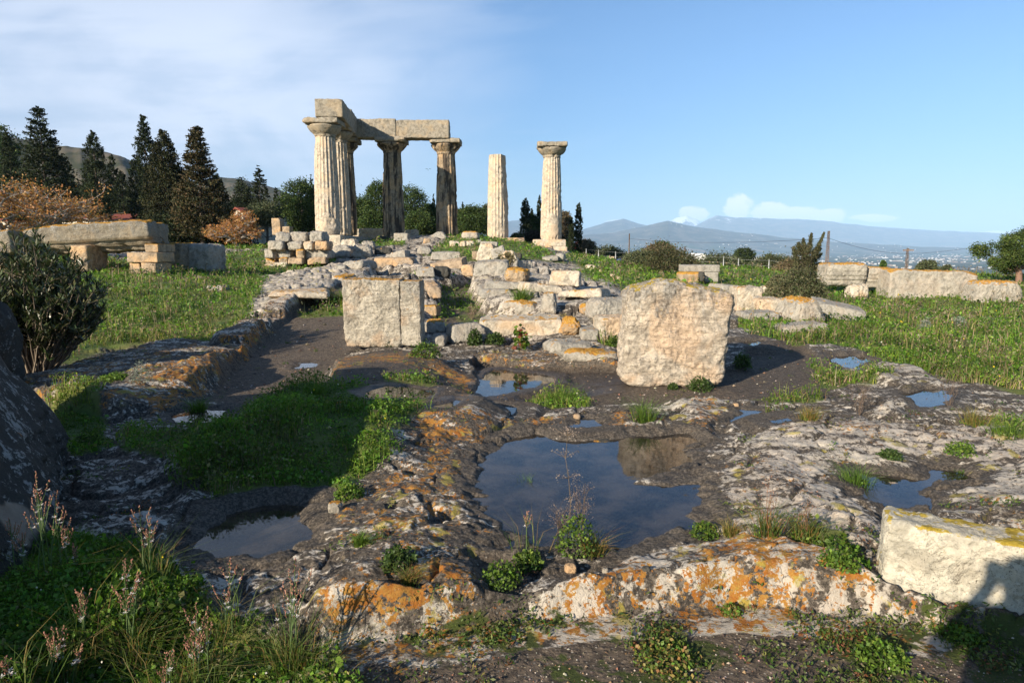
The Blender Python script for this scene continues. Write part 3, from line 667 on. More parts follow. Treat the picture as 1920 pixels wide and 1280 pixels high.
for Y0, wd, sn, prof in RID:
    pu = np.array([(p[0]-960)/1280/(CP) for p in prof]); pz = np.array([zof(p[1], Y0) for p in prof])
    tt = TF+.0015*pn2(TF*60, TF*0, 3)
    ztop = np.interp(tt, pu, pz)+Y0*.0016*fbm2(TF*24, TF*0+Y0, 1, 5, 9)
    ok = sst(TF, pu[0], pu[0]+min(.12, .2*(pu[-1]-pu[0])))*(1-sst(TF, pu[-1]-min(.05, .2*(pu[-1]-pu[0])), pu[-1]))
    q = np.log(Y2/Y0)/wd
    bump = np.exp(-q*q*1.2)
    er = 1+.12*np.clip(np.abs(q)*1.5, 0, 1)*fbm2(T2*26, np.log(Y2)*16, 1, 4, int(Y0) % 97)
    add = (ztop[None]-base_far)*bump*er*ok[None]
    znew = base_far+np.maximum(add, 0)
    up = znew > zf; zf = np.where(up, znew, zf)
    hill = np.maximum(hill, np.where(up, bump*ok[None], 0))
    if sn: snow = np.where(up, np.clip((bump*(ztop[None]/np.maximum(ztop.max(), 1)))**2*sn*1.0-(0 if sn >= 1 else (TF > .36)[None]*.3), 0, 1.4), snow)
    else: snow = np.where(up & (bump > .3), 0, snow)
nearf = (1-sst(Y2, 110, 260))
att = np.stack([snow, hill, nearf, np.ones(zf.shape)], -1).reshape(-1, 4)
f = mk('terrain', np.stack([X2, Y2, zf], -1).reshape(-1, 3), grid_faces(*zf.shape), M_FAR, attrs=dict(m1=att)); tag(f, kind='structure')
def farz(x, y):
    fi = np.interp(np.asarray(x)/y, TF, np.arange(len(TF))).round().astype(int); fj = np.interp(np.log(y), LY, np.arange(len(YF))).round().astype(int)
    return zf[fj, fi]
def zland(x, y): return hgt(x, y) if y < 79 else float(farz(np.array([x]), np.array([y]))[0])
# pale houses scattered over the plain, too many and too small to count
rg = np.random.default_rng(5); mb = MB(); n = 0
for i in range(1900):
    t = rg.uniform(.06, .95); Y = math.exp(rg.normal(math.log(6200), .38)); x = t*Y
    if Y < 2200 or Y > 13500 or pn2(t*14, math.log(Y)*9, 4) < -.05+(.25 if t < .3 else 0): continue
    z = float(farz(np.array([x]), np.array([Y]))[0]); w = rg.uniform(5, 12)*(4 if rg.random() < .06 else 1); h = rg.uniform(3.5, 9); d = rg.uniform(7, 13)
    c = [(.55,.52,.47), (.42,.36,.30), (.33,.25,.2), (.66,.65,.62)][rg.integers(4)]
    mb.box(x-w/2, Y-d/2, z-3, x+w/2, Y+d/2, z+h, c)
tw = mb.build('distant_town', vcol_mat('house_paint'), smooth=False); tag(tw, 'pale houses scattered over the hazy plain below the mountains', 'town', kind='stuff')
# ---------------------------------------------------------------- cut stones and boulders
def rock_mesh(hx, hy, hz, seed, rnd=.1, amp=.03, chips=3, chipd=.86, res=None, top=(0, 0), taper=(0, 0), warp=0.0, fn=None):
    """a stone of half sizes hx hy hz: rounded box, knocked corners, weathered faces"""
    n = [max(6, min(110, int(2*h/res))) for h in (hx, hy, hz)]
    Vs, Fs, o = [], [], 0
    for ax in range(3):
        a, b_ = [(1, 2), (0, 2), (0, 1)][ax]
        ua, ub = np.meshgrid(np.linspace(-1, 1, n[a]+1), np.linspace(-1, 1, n[b_]+1))
        for sg in (-1, 1):
            p = np.zeros(ua.shape+(3,)); p[..., a] = ua; p[..., b_] = ub; p[..., ax] = sg
            f = grid_faces(*ua.shape)
            if (sg > 0) == (ax == 1): f = f[:, ::-1]
            Vs.append(p.reshape(-1, 3)); Fs.append(f+o); o += ua.size
    V = np.concatenate(Vs); F = np.concatenate(Fs)
    key = np.round(V*1e5).astype(np.int64); _, idx, inv = np.unique(key, axis=0, return_index=True, return_inverse=True)
    V = V[idx]; F = inv.ravel()[F]
    H = np.array([hx, hy, hz]); p = V*H; r = rnd*min(hx, hy, hz)*1.6; r = min(r, min(hx, hy, hz)*.98)
    q = np.clip(p, -(H-r), H-r); d = p-q; L = np.linalg.norm(d, axis=1)[:, None]+1e-9
    nrm = d/L; p = q+nrm*r
    rg = np.random.default_rng(seed)
    for k in range(chips):
        c = rg.choice([-1, 1], 3)*rg.uniform(.35, 1, 3); c[2] = abs(c[2]) if rg.random() < .8 else c[2]
        nn = c/H; nn = nn+rg.normal(0, .35, 3)*np.linalg.norm(nn); nn /= np.linalg.norm(nn); lim = (np.abs(nn)*H).sum()*rg.uniform(chipd-.04, .96)
        e = p@nn-lim+.4*amp*fbm3(p, 2.5/max(hx, .3), 3, seed+k); p = p-np.maximum(e, 0)[:, None]*nn
    S = max(hx, hy, hz)
    dd = amp*(1.1*fbm3(p, 1.1/S, 3, seed*1.3)+.8*fbm3(p, 3.2/S, 4, seed*.7+9)+.55*fbm3(p, 9/S, 4, seed+4, .65))
    dd = dd-amp*.55*np.abs(fbm3(p, 5/S, 4, seed+33))*2; cr = fbm3(p, 1.9/S, 3, seed+20.5); dd = dd-.6*amp*1.3*np.clip(.10-np.abs(cr), 0, 1)*6*(fbm3(p, .9/S, 2, seed+7) > .02)
    p = p+nrm*dd[:, None]
    zt = (p[:, 2]/hz+1)/2
    p[:, 2] += zt*(top[0]*p[:, 0]+top[1]*p[:, 1])
    s_ = 1+(zt-.5)*taper[0]; p[:, 0] *= s_; p[:, 1] *= 1+(zt-.5)*taper[1]
    if warp: p = p+warp*np.stack([fbm3(p, .7/S, 2, seed+50), fbm3(p, .7/S, 2, seed+60), fbm3(p, .7/S, 2, seed+70)], 1)
    if fn: p = fn(p, np.array([hx, hy, hz]))
    return p, F
NSEED = [100]
def stone(name, label, cat, u, v, w, h, dep=None, mat='grey', yaw=0, Y=None, rnd=.24, amp=.07, chips=3, chipd=.86, top=(0, 0), taper=(0, 0), tilt=(0, 0), group=None, sink=.03, warp=0, fn=None, z=None, parent=None, seed=None):
    """u, v: middle of the foot of the face towards the viewer; w, h: its size in photograph pixels"""
    NSEED[0] += 1; s = seed or NSEED[0]
    P = PY(u, v, Y) if Y else hit(u, v)
    if z is not None: P[2] = z
    if Y is None and P[1] > 11.5 and not fn:
        jr = np.random.default_rng(s); yaw = yaw+jr.uniform(-11, 11); tilt = (tilt[0]+jr.uniform(-4, 4), tilt[1]+jr.uniform(-4, 4)); chips += 2; chipd = min(chipd, .82); top = (top[0]+jr.uniform(-.12, .12), top[1]); taper = (taper[0]-jr.uniform(0, .14), taper[1]-.08); h *= .86 if h > 16 else 1; dep = (dep or .8*w*P[1]/1280)*1.2; amp *= 1.2; rnd = min(.6, rnd*1.25)
    k = P[1]/1280/CP; W_ = w*k; H_ = h*k; D = dep if dep else .8*W_
    S = max(W_, D, H_)
    V, F = rock_mesh(W_/2, D/2, H_/2+sink/2, s, rnd, amp*min(W_, H_, 1.2), chips, chipd, max(1.5*k, S/90), top, taper, warp*S, fn)
    o = mk(name, V, F, ST[mat], parent)
    ya = R(yaw); off = D/2
    cyw = P[1]+(off*abs(math.cos(ya))+W_/2*abs(math.sin(ya))*.6)
    o.location = (P[0]*(1+0*cyw), cyw, P[2]+H_/2-sink/2)
    o.location.x = P[0]+ (P[0]/P[1])*(cyw-P[1])*.55
    o.rotation_euler = (R(tilt[0]), R(tilt[1]), ya)
    if label: tag(o, label, cat, group)
    return o
def lerp(a, b_, t): return a+(b_-a)*t
def great_fn(p, H):
    u = p[:, 0]/H[0]; zt = (p[:, 2]/H[2]+1)/2
    # crest lifted towards the left of the middle, shoulders lower; the foot drawn in on the right
    p[:, 2] += np.clip(zt, 0, 1)*H[2]*(.13*np.exp(-((u+.15)/.42)**2)-.07*sst(u, .3, 1)-.05*sst(-u, .6, 1))
    p[:, 0] += sst(u, .2, 1)*(zt-.35)*H[0]*.17-sst(-u, .2, 1)*(zt-.5)*H[0]*-.09
    p[:, 2] += (1-np.clip(zt*2.2, 0, 1))*H[2]*.09*sst(np.abs(u), .55, 1)
    f = sst(-p[:, 1]/H[1], .3, .9); sc = fbm3(p, 1.3, 2, 5.5)
    p[:, 1] += f*(.012*sst(sc, -.02, .10)+.02*fbm3(p, 5, 3, 8))
    return p
SB = 'ancient_stone_block'; BO = 'boulder'; CB = 'stone block'; CR = 'rock'
stone(SB, 'great upright weathered block with pale peach face, standing alone beside the large pool', CB, 1262, 727, 197, 190, .75, 'great', yaw=-3, rnd=.17, amp=.038, chips=3, chipd=.95, fn=great_fn, seed=517)
stone(SB, 'broad upright pale block left of the great block, cracked face and orange upper edge', CB, 702, 643, 108, 119, .55, 'twin', yaw=0, rnd=.07, amp=.035, chips=2, chipd=.95, Y=11.2, sink=.07)
stone(SB, 'narrow upright grey slab joined to the right side of the broad pale block', CB, 773, 641, 38, 114, .55, 'twin', yaw=0, rnd=.07, amp=.06, chips=1, chipd=.96, Y=11.2, sink=.07)
stone(SB, 'gritty cream block with yellow lichen top in the right foreground corner', CB, 1812, 1158, 290, 152, .26, 'gritty', yaw=-24, rnd=.16, amp=.045, chips=2, chipd=.95, top=(-.02, 0), tilt=(0, 2))
stone('ancient_stone_beam', 'long pale beam lying in front of the channel, half in shadow', 'stone beam', 976, 636, 158, 42, .45, 'pale', yaw=-4, rnd=.08, amp=.04, chips=2, chipd=.9, tilt=(4, 2))
stone(SB, 'shaded dark block at the left end of the long pale beam', CB, 872, 642, 66, 38, .5, 'grey', yaw=6, rnd=.15, amp=.06)
stone(BO, 'orange stained rock at the right end of the long pale beam', CR, 1070, 630, 42, 38, .5, 'orange', rnd=.5, amp=.12, chips=4, taper=(-.5, 0))
stone(SB, 'cream block low against the left side of the great block', CB, 1148, 640, 60, 44, .6, 'pale', rnd=.2, amp=.07, yaw=8)
stone(BO, 'grey weathered rock on top of the cream block left of the great block', CR, 1142, 600, 76, 38, .7, 'grey', rnd=.4, amp=.10, Y=13.2, yaw=10)
stone(BO, 'small rock with bright orange end left of the grey weathered rock', CR, 1101, 592, 26, 24, .4, 'orange', rnd=.5, amp=.1)
stone(SB, 'thin standing stone with orange tip behind the long pale beam', CB, 1030, 590, 27, 46, .3, 'greyo', rnd=.25, amp=.09, taper=(-.3, -.3), chips=4)
stone(BO, 'squat rock with orange crown left of the thin standing stone', CR, 988, 592, 42, 26, .5, 'greyo', rnd=.45, amp=.1, chips=4)
stone(BO, 'low orange flecked rock further left behind the squat rock', CR, 962, 583, 36, 18, .4, 'greyo', rnd=.5, amp=.1)
stone(SB, 'pale wedge shaped block tipped over on the bare rock right of centre', CB, 1062, 536, 56, 31, .8, 'pale', rnd=.15, amp=.06, yaw=-14, tilt=(0, 5), chips=4)
stone(BO, 'pale rock with bright orange crown below the tumbled heap', CR, 970, 533, 42, 32, .7, 'orange', rnd=.35, amp=.10, yaw=-15, tilt=(0, 14), chips=4)
stone(SB, 'big grey cut block carrying the tumbled heap in the centre', CB, 922, 519, 62, 33, 1.0, 'grey', rnd=.14, amp=.07, yaw=5)
stone(SB, 'leaning triangular slab at the left of the tumbled heap', CB, 912, 488, 32, 30, .6, 'pale', rnd=.12, amp=.08, taper=(-.55, 0), Y=30.2, chips=4)
stone(SB, 'thin flat slab laid across the top of the tumbled heap', CB, 917, 461, 32, 8, .8, 'grey', rnd=.2, amp=.12, Y=30.6, tilt=(0, 2))
stone(BO, 'dark edged slab leaning right in the tumbled heap', CR, 934, 482, 27, 18, .5, 'grey', rnd=.25, amp=.12, Y=30.0, tilt=(0, -22), chips=4)
stone(BO, 'pointed pale rock at the right of the tumbled heap', CR, 953, 499, 32, 32, .8, 'pale', rnd=.2, amp=.10, taper=(-.9, -.5), chips=4)
stone(BO, 'small dark rock behind the pointed pale rock', CR, 971, 487, 15, 13, .5, 'dark', rnd=.5, amp=.12, Y=30.4)
stone(SB, 'rectangular grey block right of the tumbled heap', CB, 982, 506, 28, 18, .8, 'grey', rnd=.12, amp=.06)
stone(SB, 'small pale upright block left of the tumbled heap', CB, 891, 487, 12, 15, .4, 'warm', rnd=.15, amp=.06)
stone(SB, 'long flat grey block at the left foot of the grassy mound', CB, 835, 487, 54, 17, .8, 'grey', rnd=.1, amp=.05)
stone(BO, 'rounded pale rock beside the long flat grey block', CR, 796, 480, 28, 19, .7, 'grey', rnd=.5, amp=.1)
stone(SB, 'low cut step of pale rock below the long flat block', CB, 842, 503, 62, 16, .8, 'warm', rnd=.08, amp=.05)
stone(SB, 'square cut stump of rock beside the channel head', CB, 880, 521, 24, 25, .6, 'warm', rnd=.15, amp=.06)
stone(BO, 'dark sided rock lying at the head of the channel', CR, 827, 524, 34, 24, .8, 'dark', rnd=.4, amp=.1)
stone(BO, 'triangular pale rock on the left top of the grassy mound', CR, 824, 448, 24, 13, .9, 'grey', rnd=.2, amp=.08, taper=(-.9, -.3), chips=4)
stone(BO, 'hump backed rock with orange crest on top of the grassy mound', CR, 882, 449, 32, 17, 1.0, 'greyo', rnd=.4, amp=.08)
for u, w, lb in ((853, 20, 'left of three small pale stones in a row on the face of the grassy mound'), (869, 11, 'middle of three small pale stones in a row on the face of the grassy mound'), (881, 14, 'right of three small pale stones in a row on the face of the grassy mound')):
    stone(SB, lb, CB, u, 462, w, 10, .5, 'pale', rnd=.25, amp=.1)
stone(SB, 'small pale stone half buried at the left end of the grassy mound', CB, 800, 456, 13, 9, .5, 'warm', rnd=.3, amp=.1)
stone(BO, 'tiny grey stone near the crest of the grassy mound', CR, 898, 455, 10, 6, .4, 'grey', rnd=.5, amp=.1)
stone(SB, 'small squared block with orange face right of the narrow upright slab', CB, 810, 593, 26, 22, .4, 'orange', rnd=.15, amp=.07)
stone(BO, 'lichen covered rock at the lower right of the narrow upright slab', CR, 814, 626, 36, 26, .6, 'greyo', rnd=.3, amp=.1, chips=4)
stone(BO, 'dark broken rock in the shade under the lichen covered rock', CR, 822, 648, 30, 18, .5, 'grey', rnd=.4, amp=.12, chips=5)
stone(BO, 'long humped grey outcrop in front of the orange stained rock', CR, 1068, 672, 74, 26, .8, 'grey', rnd=.55, amp=.12, yaw=20, warp=.12)
stone(BO, 'long yellowish outcrop between the humped one and the great block', CR, 1110, 690, 104, 22, .6, 'greyo', rnd=.6, amp=.10, yaw=-10, warp=.10)
stone(BO, 'mossy grey ledge stone right of the orange stained rock', CR, 1104, 638, 34, 20, .7, 'grey', rnd=.3, amp=.08)
stone(BO, 'flat pale bedrock slab below the pale wedge shaped block', CR, 1100, 560, 84, 14, 1.2, 'pale', rnd=.4, amp=.10, yaw=-6)
stone(BO, 'tilted grey bedrock slab left of the squat rock', CR, 925, 556, 60, 18, 1.1, 'grey', rnd=.3, amp=.10, yaw=12, chips=5)
stone(BO, 'long low grey bed of rock under the rock with the orange crown', CR, 950, 546, 84, 14, 1.2, 'grey', rnd=.35, amp=.10, yaw=-5, chips=5)
stone(BO, 'broad stepped slab behind the standing stone', CR, 1010, 556, 70, 15, 1.4, 'pale', rnd=.3, amp=.09, yaw=8, chips=5)
stone(SB, 'cut rock pier at the left wall of the channel', CB, 795, 520, 34, 20, 1.6, 'grey', rnd=.14, amp=.07)
stone(SB, 'low ruddy cut rock behind the narrow slab', CB, 806, 556, 26, 24, 1.6, 'warm', rnd=.2, amp=.09)
stone(SB, 'wide pale cut face of the rock box behind the twin blocks', CB, 738, 500, 74, 16, 1.2, 'warm', rnd=.08, amp=.06, sink=.3)
stone(BO, 'grey bedrock lump on the left rim of the rock box', CR, 672, 506, 42, 18, 1.4, 'grey', rnd=.4, amp=.11)
stone(BO, 'orange spotted bedrock lump above the golden grass tuft', CR, 643, 536, 30, 22, .9, 'greyo', rnd=.4, amp=.11, chips=5)
stone(BO, 'pale broad bed of rock sloping down left of the golden grass tuft', CR, 555, 560, 110, 13, 1.2, 'pale', rnd=.5, amp=.10, yaw=14)
# round the last column
stone(BO, 'round pale boulder on the grass below the single right column', CR, 1051, 490, 20, 15, .8, 'grey', rnd=.6, amp=.08)
stone(BO, 'flat grey outcrop left of the round pale boulder', CR, 1030, 489, 26, 8, 1.0, 'grey', rnd=.3, amp=.12)
stone(BO, 'small pale rock lying alone in the right hand grass beyond the fence wall', CR, 1107, 504, 16, 7, .6, 'pale', rnd=.5, amp=.1)
for u, v, w, lb in ((1125, 511, 7, 'upper left'), (1136, 514, 7, 'middle'), (1148, 519, 8, 'right'), (1160, 524, 7, 'lowest')):
    stone('small_stone', lb+' white stone of the small scatter in the grass right of the columns', CR, u, v, w, 5, .25, 'pale', rnd=.6, amp=.1, group='small white stones in the grass')
# left foundation wall of stacked courses, each stone on its own
WY = 31.5
def course(items, v, h, dY, cname):
    for i, (u0, u1, mt, lb) in enumerate(items):
        jr = np.random.default_rng(int(u0*3+v)); sh = jr.uniform(0, .16)*(u1-u0)
        stone(SB, lb, CB, (u0+u1)/2+jr.uniform(-1, 1), v, u1-u0-sh, h+jr.uniform(-2.2, .6), 1.2, mt, Y=WY+dY+jr.uniform(-.28, .28), tilt=(0, jr.uniform(-3.5, 3.5)), top=(jr.uniform(-.1, .1), 0), rnd=.30, amp=.16, chips=5, chipd=.78, sink=.05, yaw=jr.uniform(-9, 9), group='stones of the ruined foundation wall')
course([(490,548,'pale','long footing stone at the left foot of the ruined foundation wall')], 511, 18, -.5, 'footing')
course([(503,522,'orange','orange stone at the left of the lowest course of the foundation wall'),(522,541,'orange','second orange stone in the lowest course of the foundation wall'),(544,574,'warm','warm flat stone in the lowest course under the orange upright'),(574,612,'warm','low flat stone at the right of the lowest course')], 494, 12, 0, 'a')
course([(497,521,'grey','dark rounded stone at the left of the second course'),(521,552,'grey','dark rounded stone second in the second course of the wall'),(556,573,'orange','orange upright stone in the second course of the wall'),(577,622,'grey','long dark weathered stone at the right of the second course')], 483, 17, 0, 'b')
course([(504,533,'grey','squared grey stone at the left of the third course'),(543,571,'grey','squared grey stone second in the third course of the wall'),(572,590,'pale','narrow pale stone in the third course of the wall'),(592,618,'warm','warm hollowed stone at the right of the third course')], 467, 16, 0, 'c')
course([(516,545,'grey','rounded grey stone at the left of the top course'),(546,580,'grey','dark hollowed stone in the middle of the top course'),(582,612,'grey','crumbling grey stone at the right of the top course')], 452, 18, .1, 'd')
# stones the near corner column stands on, boulders before it
CZ = 2.52
stone(SB, 'pale squared base block under the near corner column', CB, 628, 462, 32, 21, 2.2, 'pale', Y=40.6, rnd=.06, amp=.04, sink=.2, z=zof(462,40.6))
stone(SB, 'shaded base block under the second column of the side row', CB, 655, 464, 24, 22, 9.5, 'grey', Y=41.6, rnd=.05, amp=.03, sink=.2)
stone(BO, 'wedge shaped grey boulder leaning at the foot of the near corner column', CR, 643, 484, 40, 27, 1.2, 'grey', rnd=.25, amp=.1, taper=(-.5, -.3), chips=4)
stone(BO, 'pale craggy boulder behind the wedge shaped grey boulder', CR, 654, 468, 30, 20, 1.0, 'pale', rnd=.35, amp=.12, chips=4)
stone(BO, 'big dark shouldered boulder right of the wedge shaped boulder', CR, 678, 485, 36, 30, 1.2, 'grey', rnd=.35, amp=.12, chips=4)
stone(BO, 'jagged bleached rock on top of the dark shouldered boulder', CR, 690, 470, 22, 19, .8, 'grey', rnd=.3, amp=.18, chips=5)
stone(BO, 'low dark rock right of the jagged bleached rock', CR, 718, 478, 32, 13, .9, 'dark', rnd=.4, amp=.12)
stone(SB, 'small wedge block lying on grass before the squat pier', CB, 750, 486, 30, 14, .9, 'grey', rnd=.12, amp=.07, top=(.2, 0), chips=4)
stone(SB, 'squat square pier in front of the third column', CB, 753, 465, 27, 27, 1.1, 'grey', Y=45.5, rnd=.08, amp=.05, taper=(-.06, 0))
stone(SB, 'dark low base block left of the squat pier', CB, 727, 458, 26, 15, 1.6, 'dark', Y=48.3, rnd=.08, amp=.05)
stone('rubble_wall', 'low pale rubble wall running behind the third column, left part', 'wall', 692, 453, 58, 24, .8, 'pale', Y=51.5, rnd=.1, amp=.1, chips=1)
stone(BO, 'rounded pale end of the rubble wall right of the third column', CR, 772, 457, 26, 26, .8, 'pale', Y=51.5, rnd=.45, amp=.08)
stone(SB, 'long low block under the broken column', CB, 945, 460, 76, 14, 1.9, 'warm', Y=49.4, rnd=.08, amp=.04, sink=.3)
stone(SB, 'wide upper base slab under the single right column', CB, 1030, 462, 60, 13, 2.1, 'pale', Y=49.6, rnd=.08, amp=.04, sink=0)
stone(SB, 'lower left base block under the single right column', CB, 1017, 471, 37, 10, 1.9, 'warm', Y=49.4, rnd=.1, amp=.06, sink=.3)
stone(SB, 'lower right base block under the single right column', CB, 1049, 474, 28, 12, 1.9, 'pale', Y=49.5, rnd=.1, amp=.05, sink=.5)
stone(SB, 'bottom step of the base of the single right column', CB, 1048, 481, 36, 9, 1.6, 'pale', Y=48.7, rnd=.1, amp=.05, sink=.4)
stone(SB, 'hidden pale slab under the fourth column', CB, 838, 452, 50, 9, 2, 'warm', Y=48.4, rnd=.1, amp=.04, sink=.6)
# left: moulded cornice carried on low walls
def cornice_fn(p, H):
    zt = p[:, 2]/H[2]
    prof = np.interp(zt, [-1, -.62, -.6, -.2, -.18, .05, .06, 1], [-.62, -.62, -.30, -.26, .08, .10, 0, 0])*H[1]
    f = p[:, 1] < 0; p[f, 1] -= prof[f]*-1*0; p[f, 1] = p[f, 1]-np.minimum(prof[f], 0)
    u = p[:, 0]/H[0]; top = zt > .2
    p[:, 2] -= np.clip(zt, 0, 1)*H[2]*.75*sst(-u, .15, 1.0)
    return p
LY_ = 21.5
stone('ancient_stone_cornice', 'long moulded cornice block with orange lichen along its top, propped on the low walls at left', 'stone cornice', 140, 470, 300, 52, 1.6, 'weath', Y=LY_, rnd=.16, amp=.10, chips=4, chipd=.90, tilt=(0, -3.2), yaw=2, fn=cornice_fn, z=zof(474,LY_))
stone('ancient_stone_cornice', 'second sloping cornice fragment behind the bush at the far left', 'stone cornice', -60, 480, 200, 42, 1.5, 'weath', Y=LY_-.6, rnd=.2, amp=.06, tilt=(0, -4))
stone(SB, 'small orange prop stone under the right end of the cornice', CB, 293, 473, 26, 15, 1.1, 'orange', Y=LY_+.1, rnd=.08, amp=.04, sink=0)
stone(SB, 'long pale wall stone under the orange prop stone', CB, 277, 492, 56, 18, 1.1, 'warm', Y=LY_-.3, rnd=.08, amp=.04, sink=0)
stone(SB, 'brown lower wall stone on the left under the cornice end', CB, 262, 510, 20, 17, 1.0, 'warm', Y=LY_-.2, rnd=.1, amp=.06, sink=.1)
stone(SB, 'warm lower wall stone on the right under the cornice end', CB, 288, 513, 27, 20, 1.0, 'warm', Y=LY_-.3, rnd=.1, amp=.06, sink=.1)
stone(SB, 'pale pier holding the middle of the cornice beside the bush', CB, 160, 503, 34, 42, 1.1, 'warm', Y=LY_-.1, rnd=.12, amp=.06, sink=.1)
stone(SB, 'pale pier holding the far left of the cornice behind the bush', CB, 20, 506, 60, 40, 1.1, 'warm', Y=LY_-.1, rnd=.12, amp=.06, sink=.1)
stone(SB, 'rough dark block right of the cornice with bitten front', CB, 328, 492, 50, 36, 1.6, 'weath', Y=23.5, rnd=.1, amp=.09, sink=.3, chips=4)
stone(SB, 'pitted grey block furthest right of the cornice walls', CB, 378, 496, 54, 38, 1.5, 'grey', Y=24, rnd=.25, amp=.09, sink=.3, taper=(.08, 0))
stone(BO, 'small flat grey rock lying in the left meadow', CR, 405, 546, 30, 9, .5, 'grey', rnd=.3, amp=.1)
stone(BO, 'stone buried in grass on the meadow edge near the striped rocks', CR, 640, 505, 20, 8, .6, 'grey', rnd=.3, amp=.1)
# right: row of blocks and the mouldings behind
stone(SB, 'pale grey block just right of the great block, furthest left of the right row', CB, 1362, 556, 42, 24, .8, 'grey', rnd=.2, amp=.06)
stone(SB, 'tall pale block with tooled grooves second in the right row', CB, 1400, 583, 46, 44, .8, 'pale', rnd=.12, amp=.06, Y=17)
stone(BO, 'broad pale boulder left of the orange capped boulder', CR, 1446, 592, 56, 36, .8, 'pale', rnd=.25, amp=.07, taper=(.1, 0), chips=4)
stone(BO, 'big grey boulder with a yellow orange cap in the right row', CR, 1504, 606, 58, 52, .8, 'greyo', rnd=.3, amp=.07, taper=(-.45, -.2), chips=4)
stone(SB, 'long grey beam right of the orange capped boulder', CB, 1576, 600, 90, 32, .7, 'grey', rnd=.1, amp=.05, yaw=-8, top=(0, .1), tilt=(0, 3))
stone(BO, 'flat pale slab in the grass at the foot of the broad pale boulder', CR, 1424, 600, 66, 14, .6, 'grey', rnd=.4, amp=.1)
stone(BO, 'flat pale slab under the orange capped boulder', CR, 1506, 624, 86, 17, .6, 'grey', rnd=.4, amp=.1)
stone(SB, 'flat slab resting across two stones in the grass behind the great block', CB, 1313, 510, 66, 13, .9, 'grey', Y=25, rnd=.1, amp=.05, sink=0)
stone(BO, 'orange stone under the left of the resting slab', CR, 1292, 529, 38, 19, .8, 'orange', Y=24.6, rnd=.35, amp=.07, sink=.1)
stone(SB, 'grey stone under the right of the resting slab', CB, 1331, 524, 26, 14, .8, 'grey', Y=25, rnd=.1, amp=.05, sink=.1)
stone(BO, 'round dark drum end beside the orange stone', CR, 1315, 527, 11, 17, .5, 'dark', Y=24.4, rnd=.6, amp=.04)
def mould_fn(p, H):
    zt = p[:, 2]/H[2]; f = p[:, 1] < 0
    prof = np.interp(zt, [-1, -.45, -.43, -.1, -.08, .3, .32, 1], [.3, .3, .18, .16, .06, .04, 0, 0])*H[1]
    p[f, 1] += prof[f]; return p
stone('ancient_stone_cornice', 'moulded cornice block at the left end of the far right row', 'stone cornice', 1584, 536, 74, 42, 1.2, 'greyo', rnd=.25, amp=.05, yaw=-4, Y=23.5, fn=mould_fn, taper=(-.08, 0))
stone('ancient_stone_cornice', 'shorter moulded cornice block joined on the right of the first', 'stone cornice', 1643, 539, 48, 38, 1.1, 'greyo', rnd=.18, amp=.05, yaw=-4, Y=23.6, fn=mould_fn, top=(-.08, 0))
stone('ancient_stone_beam', 'long rough beam with orange lichen along its top edge at far right', 'stone beam', 1742, 553, 160, 46, 1.0, 'greyo', rnd=.12, amp=.06, Y=22.8, yaw=-3, top=(-.03, 0), sink=.3)
stone(BO, 'sloping grey end block with orange ridge rightmost of the far row', CR, 1866, 569, 88, 42, 1.0, 'greyo', rnd=.25, amp=.07, Y=21.5, taper=(-.35, 0), chips=4, sink=.3)
stone(BO, 'small pale standing rock in the grass before the moulded cornice', CR, 1609, 562, 36, 32, .5, 'pale', rnd=.35, amp=.1, taper=(-.2, 0), chips=4)
stone(BO, 'little white stone in front of the grey green shrub', CR, 1437, 551, 17, 14, .5, 'pale', rnd=.4, amp=.1)
# foreground loose stones
for a in (('reddish stone perched beside the small round puddle', 1082, 786, 14, 9, 'warm'), ('pinkish stone lying in the water of the right pool', 1676, 916, 20, 10, 'warm'), ('cream stone on the rim between wedge herbs and the lip', 1070, 1076, 24, 15, 'warm'),
          ('small white stone on the lip of the big pool', 1135, 1074, 12, 8, 'pale'), ('dark stone awash in the upper part of the big pool', 1128, 833, 32, 6, 'dark'), ('whitish pebble on the dark gravel path', 404, 716, 10, 8, 'pale'),
          ('pale knob of rock by the tiny herbs on the left rim', 628, 965, 26, 22, 'greyo'), ('small brown stone near the gritty corner block', 1640, 1062, 14, 9, 'warm'), ('grey brown stone at the foot of the gritty corner block', 1630, 1040, 12, 8, 'grey'),
          ('reddish stone on the brown earth below the lip', 1620, 1122, 18, 12, 'warm'), ('small dark stone on the lip near the orange lichen', 1212, 1072, 16, 8, 'dark'), ('flat stone beside the puddle right of the floor', 1378, 762, 14, 5, 'warm'),
          ('lone pebble beside the mossy earth at bottom right', 1840, 1152, 14, 12, 'pale'), ('flat pale stone under water level in the pool centre', 998, 870, 36, 5, 'grey'), ('orange tinted clod in the herbs of the shaded mound', 638, 765, 16, 11, 'orange')):
    stone('small_stone', a[0], 'stone', a[1], a[2], a[3], a[4], None, a[5], rnd=.45, amp=.09, chips=5, chipd=.75, sink=.01)
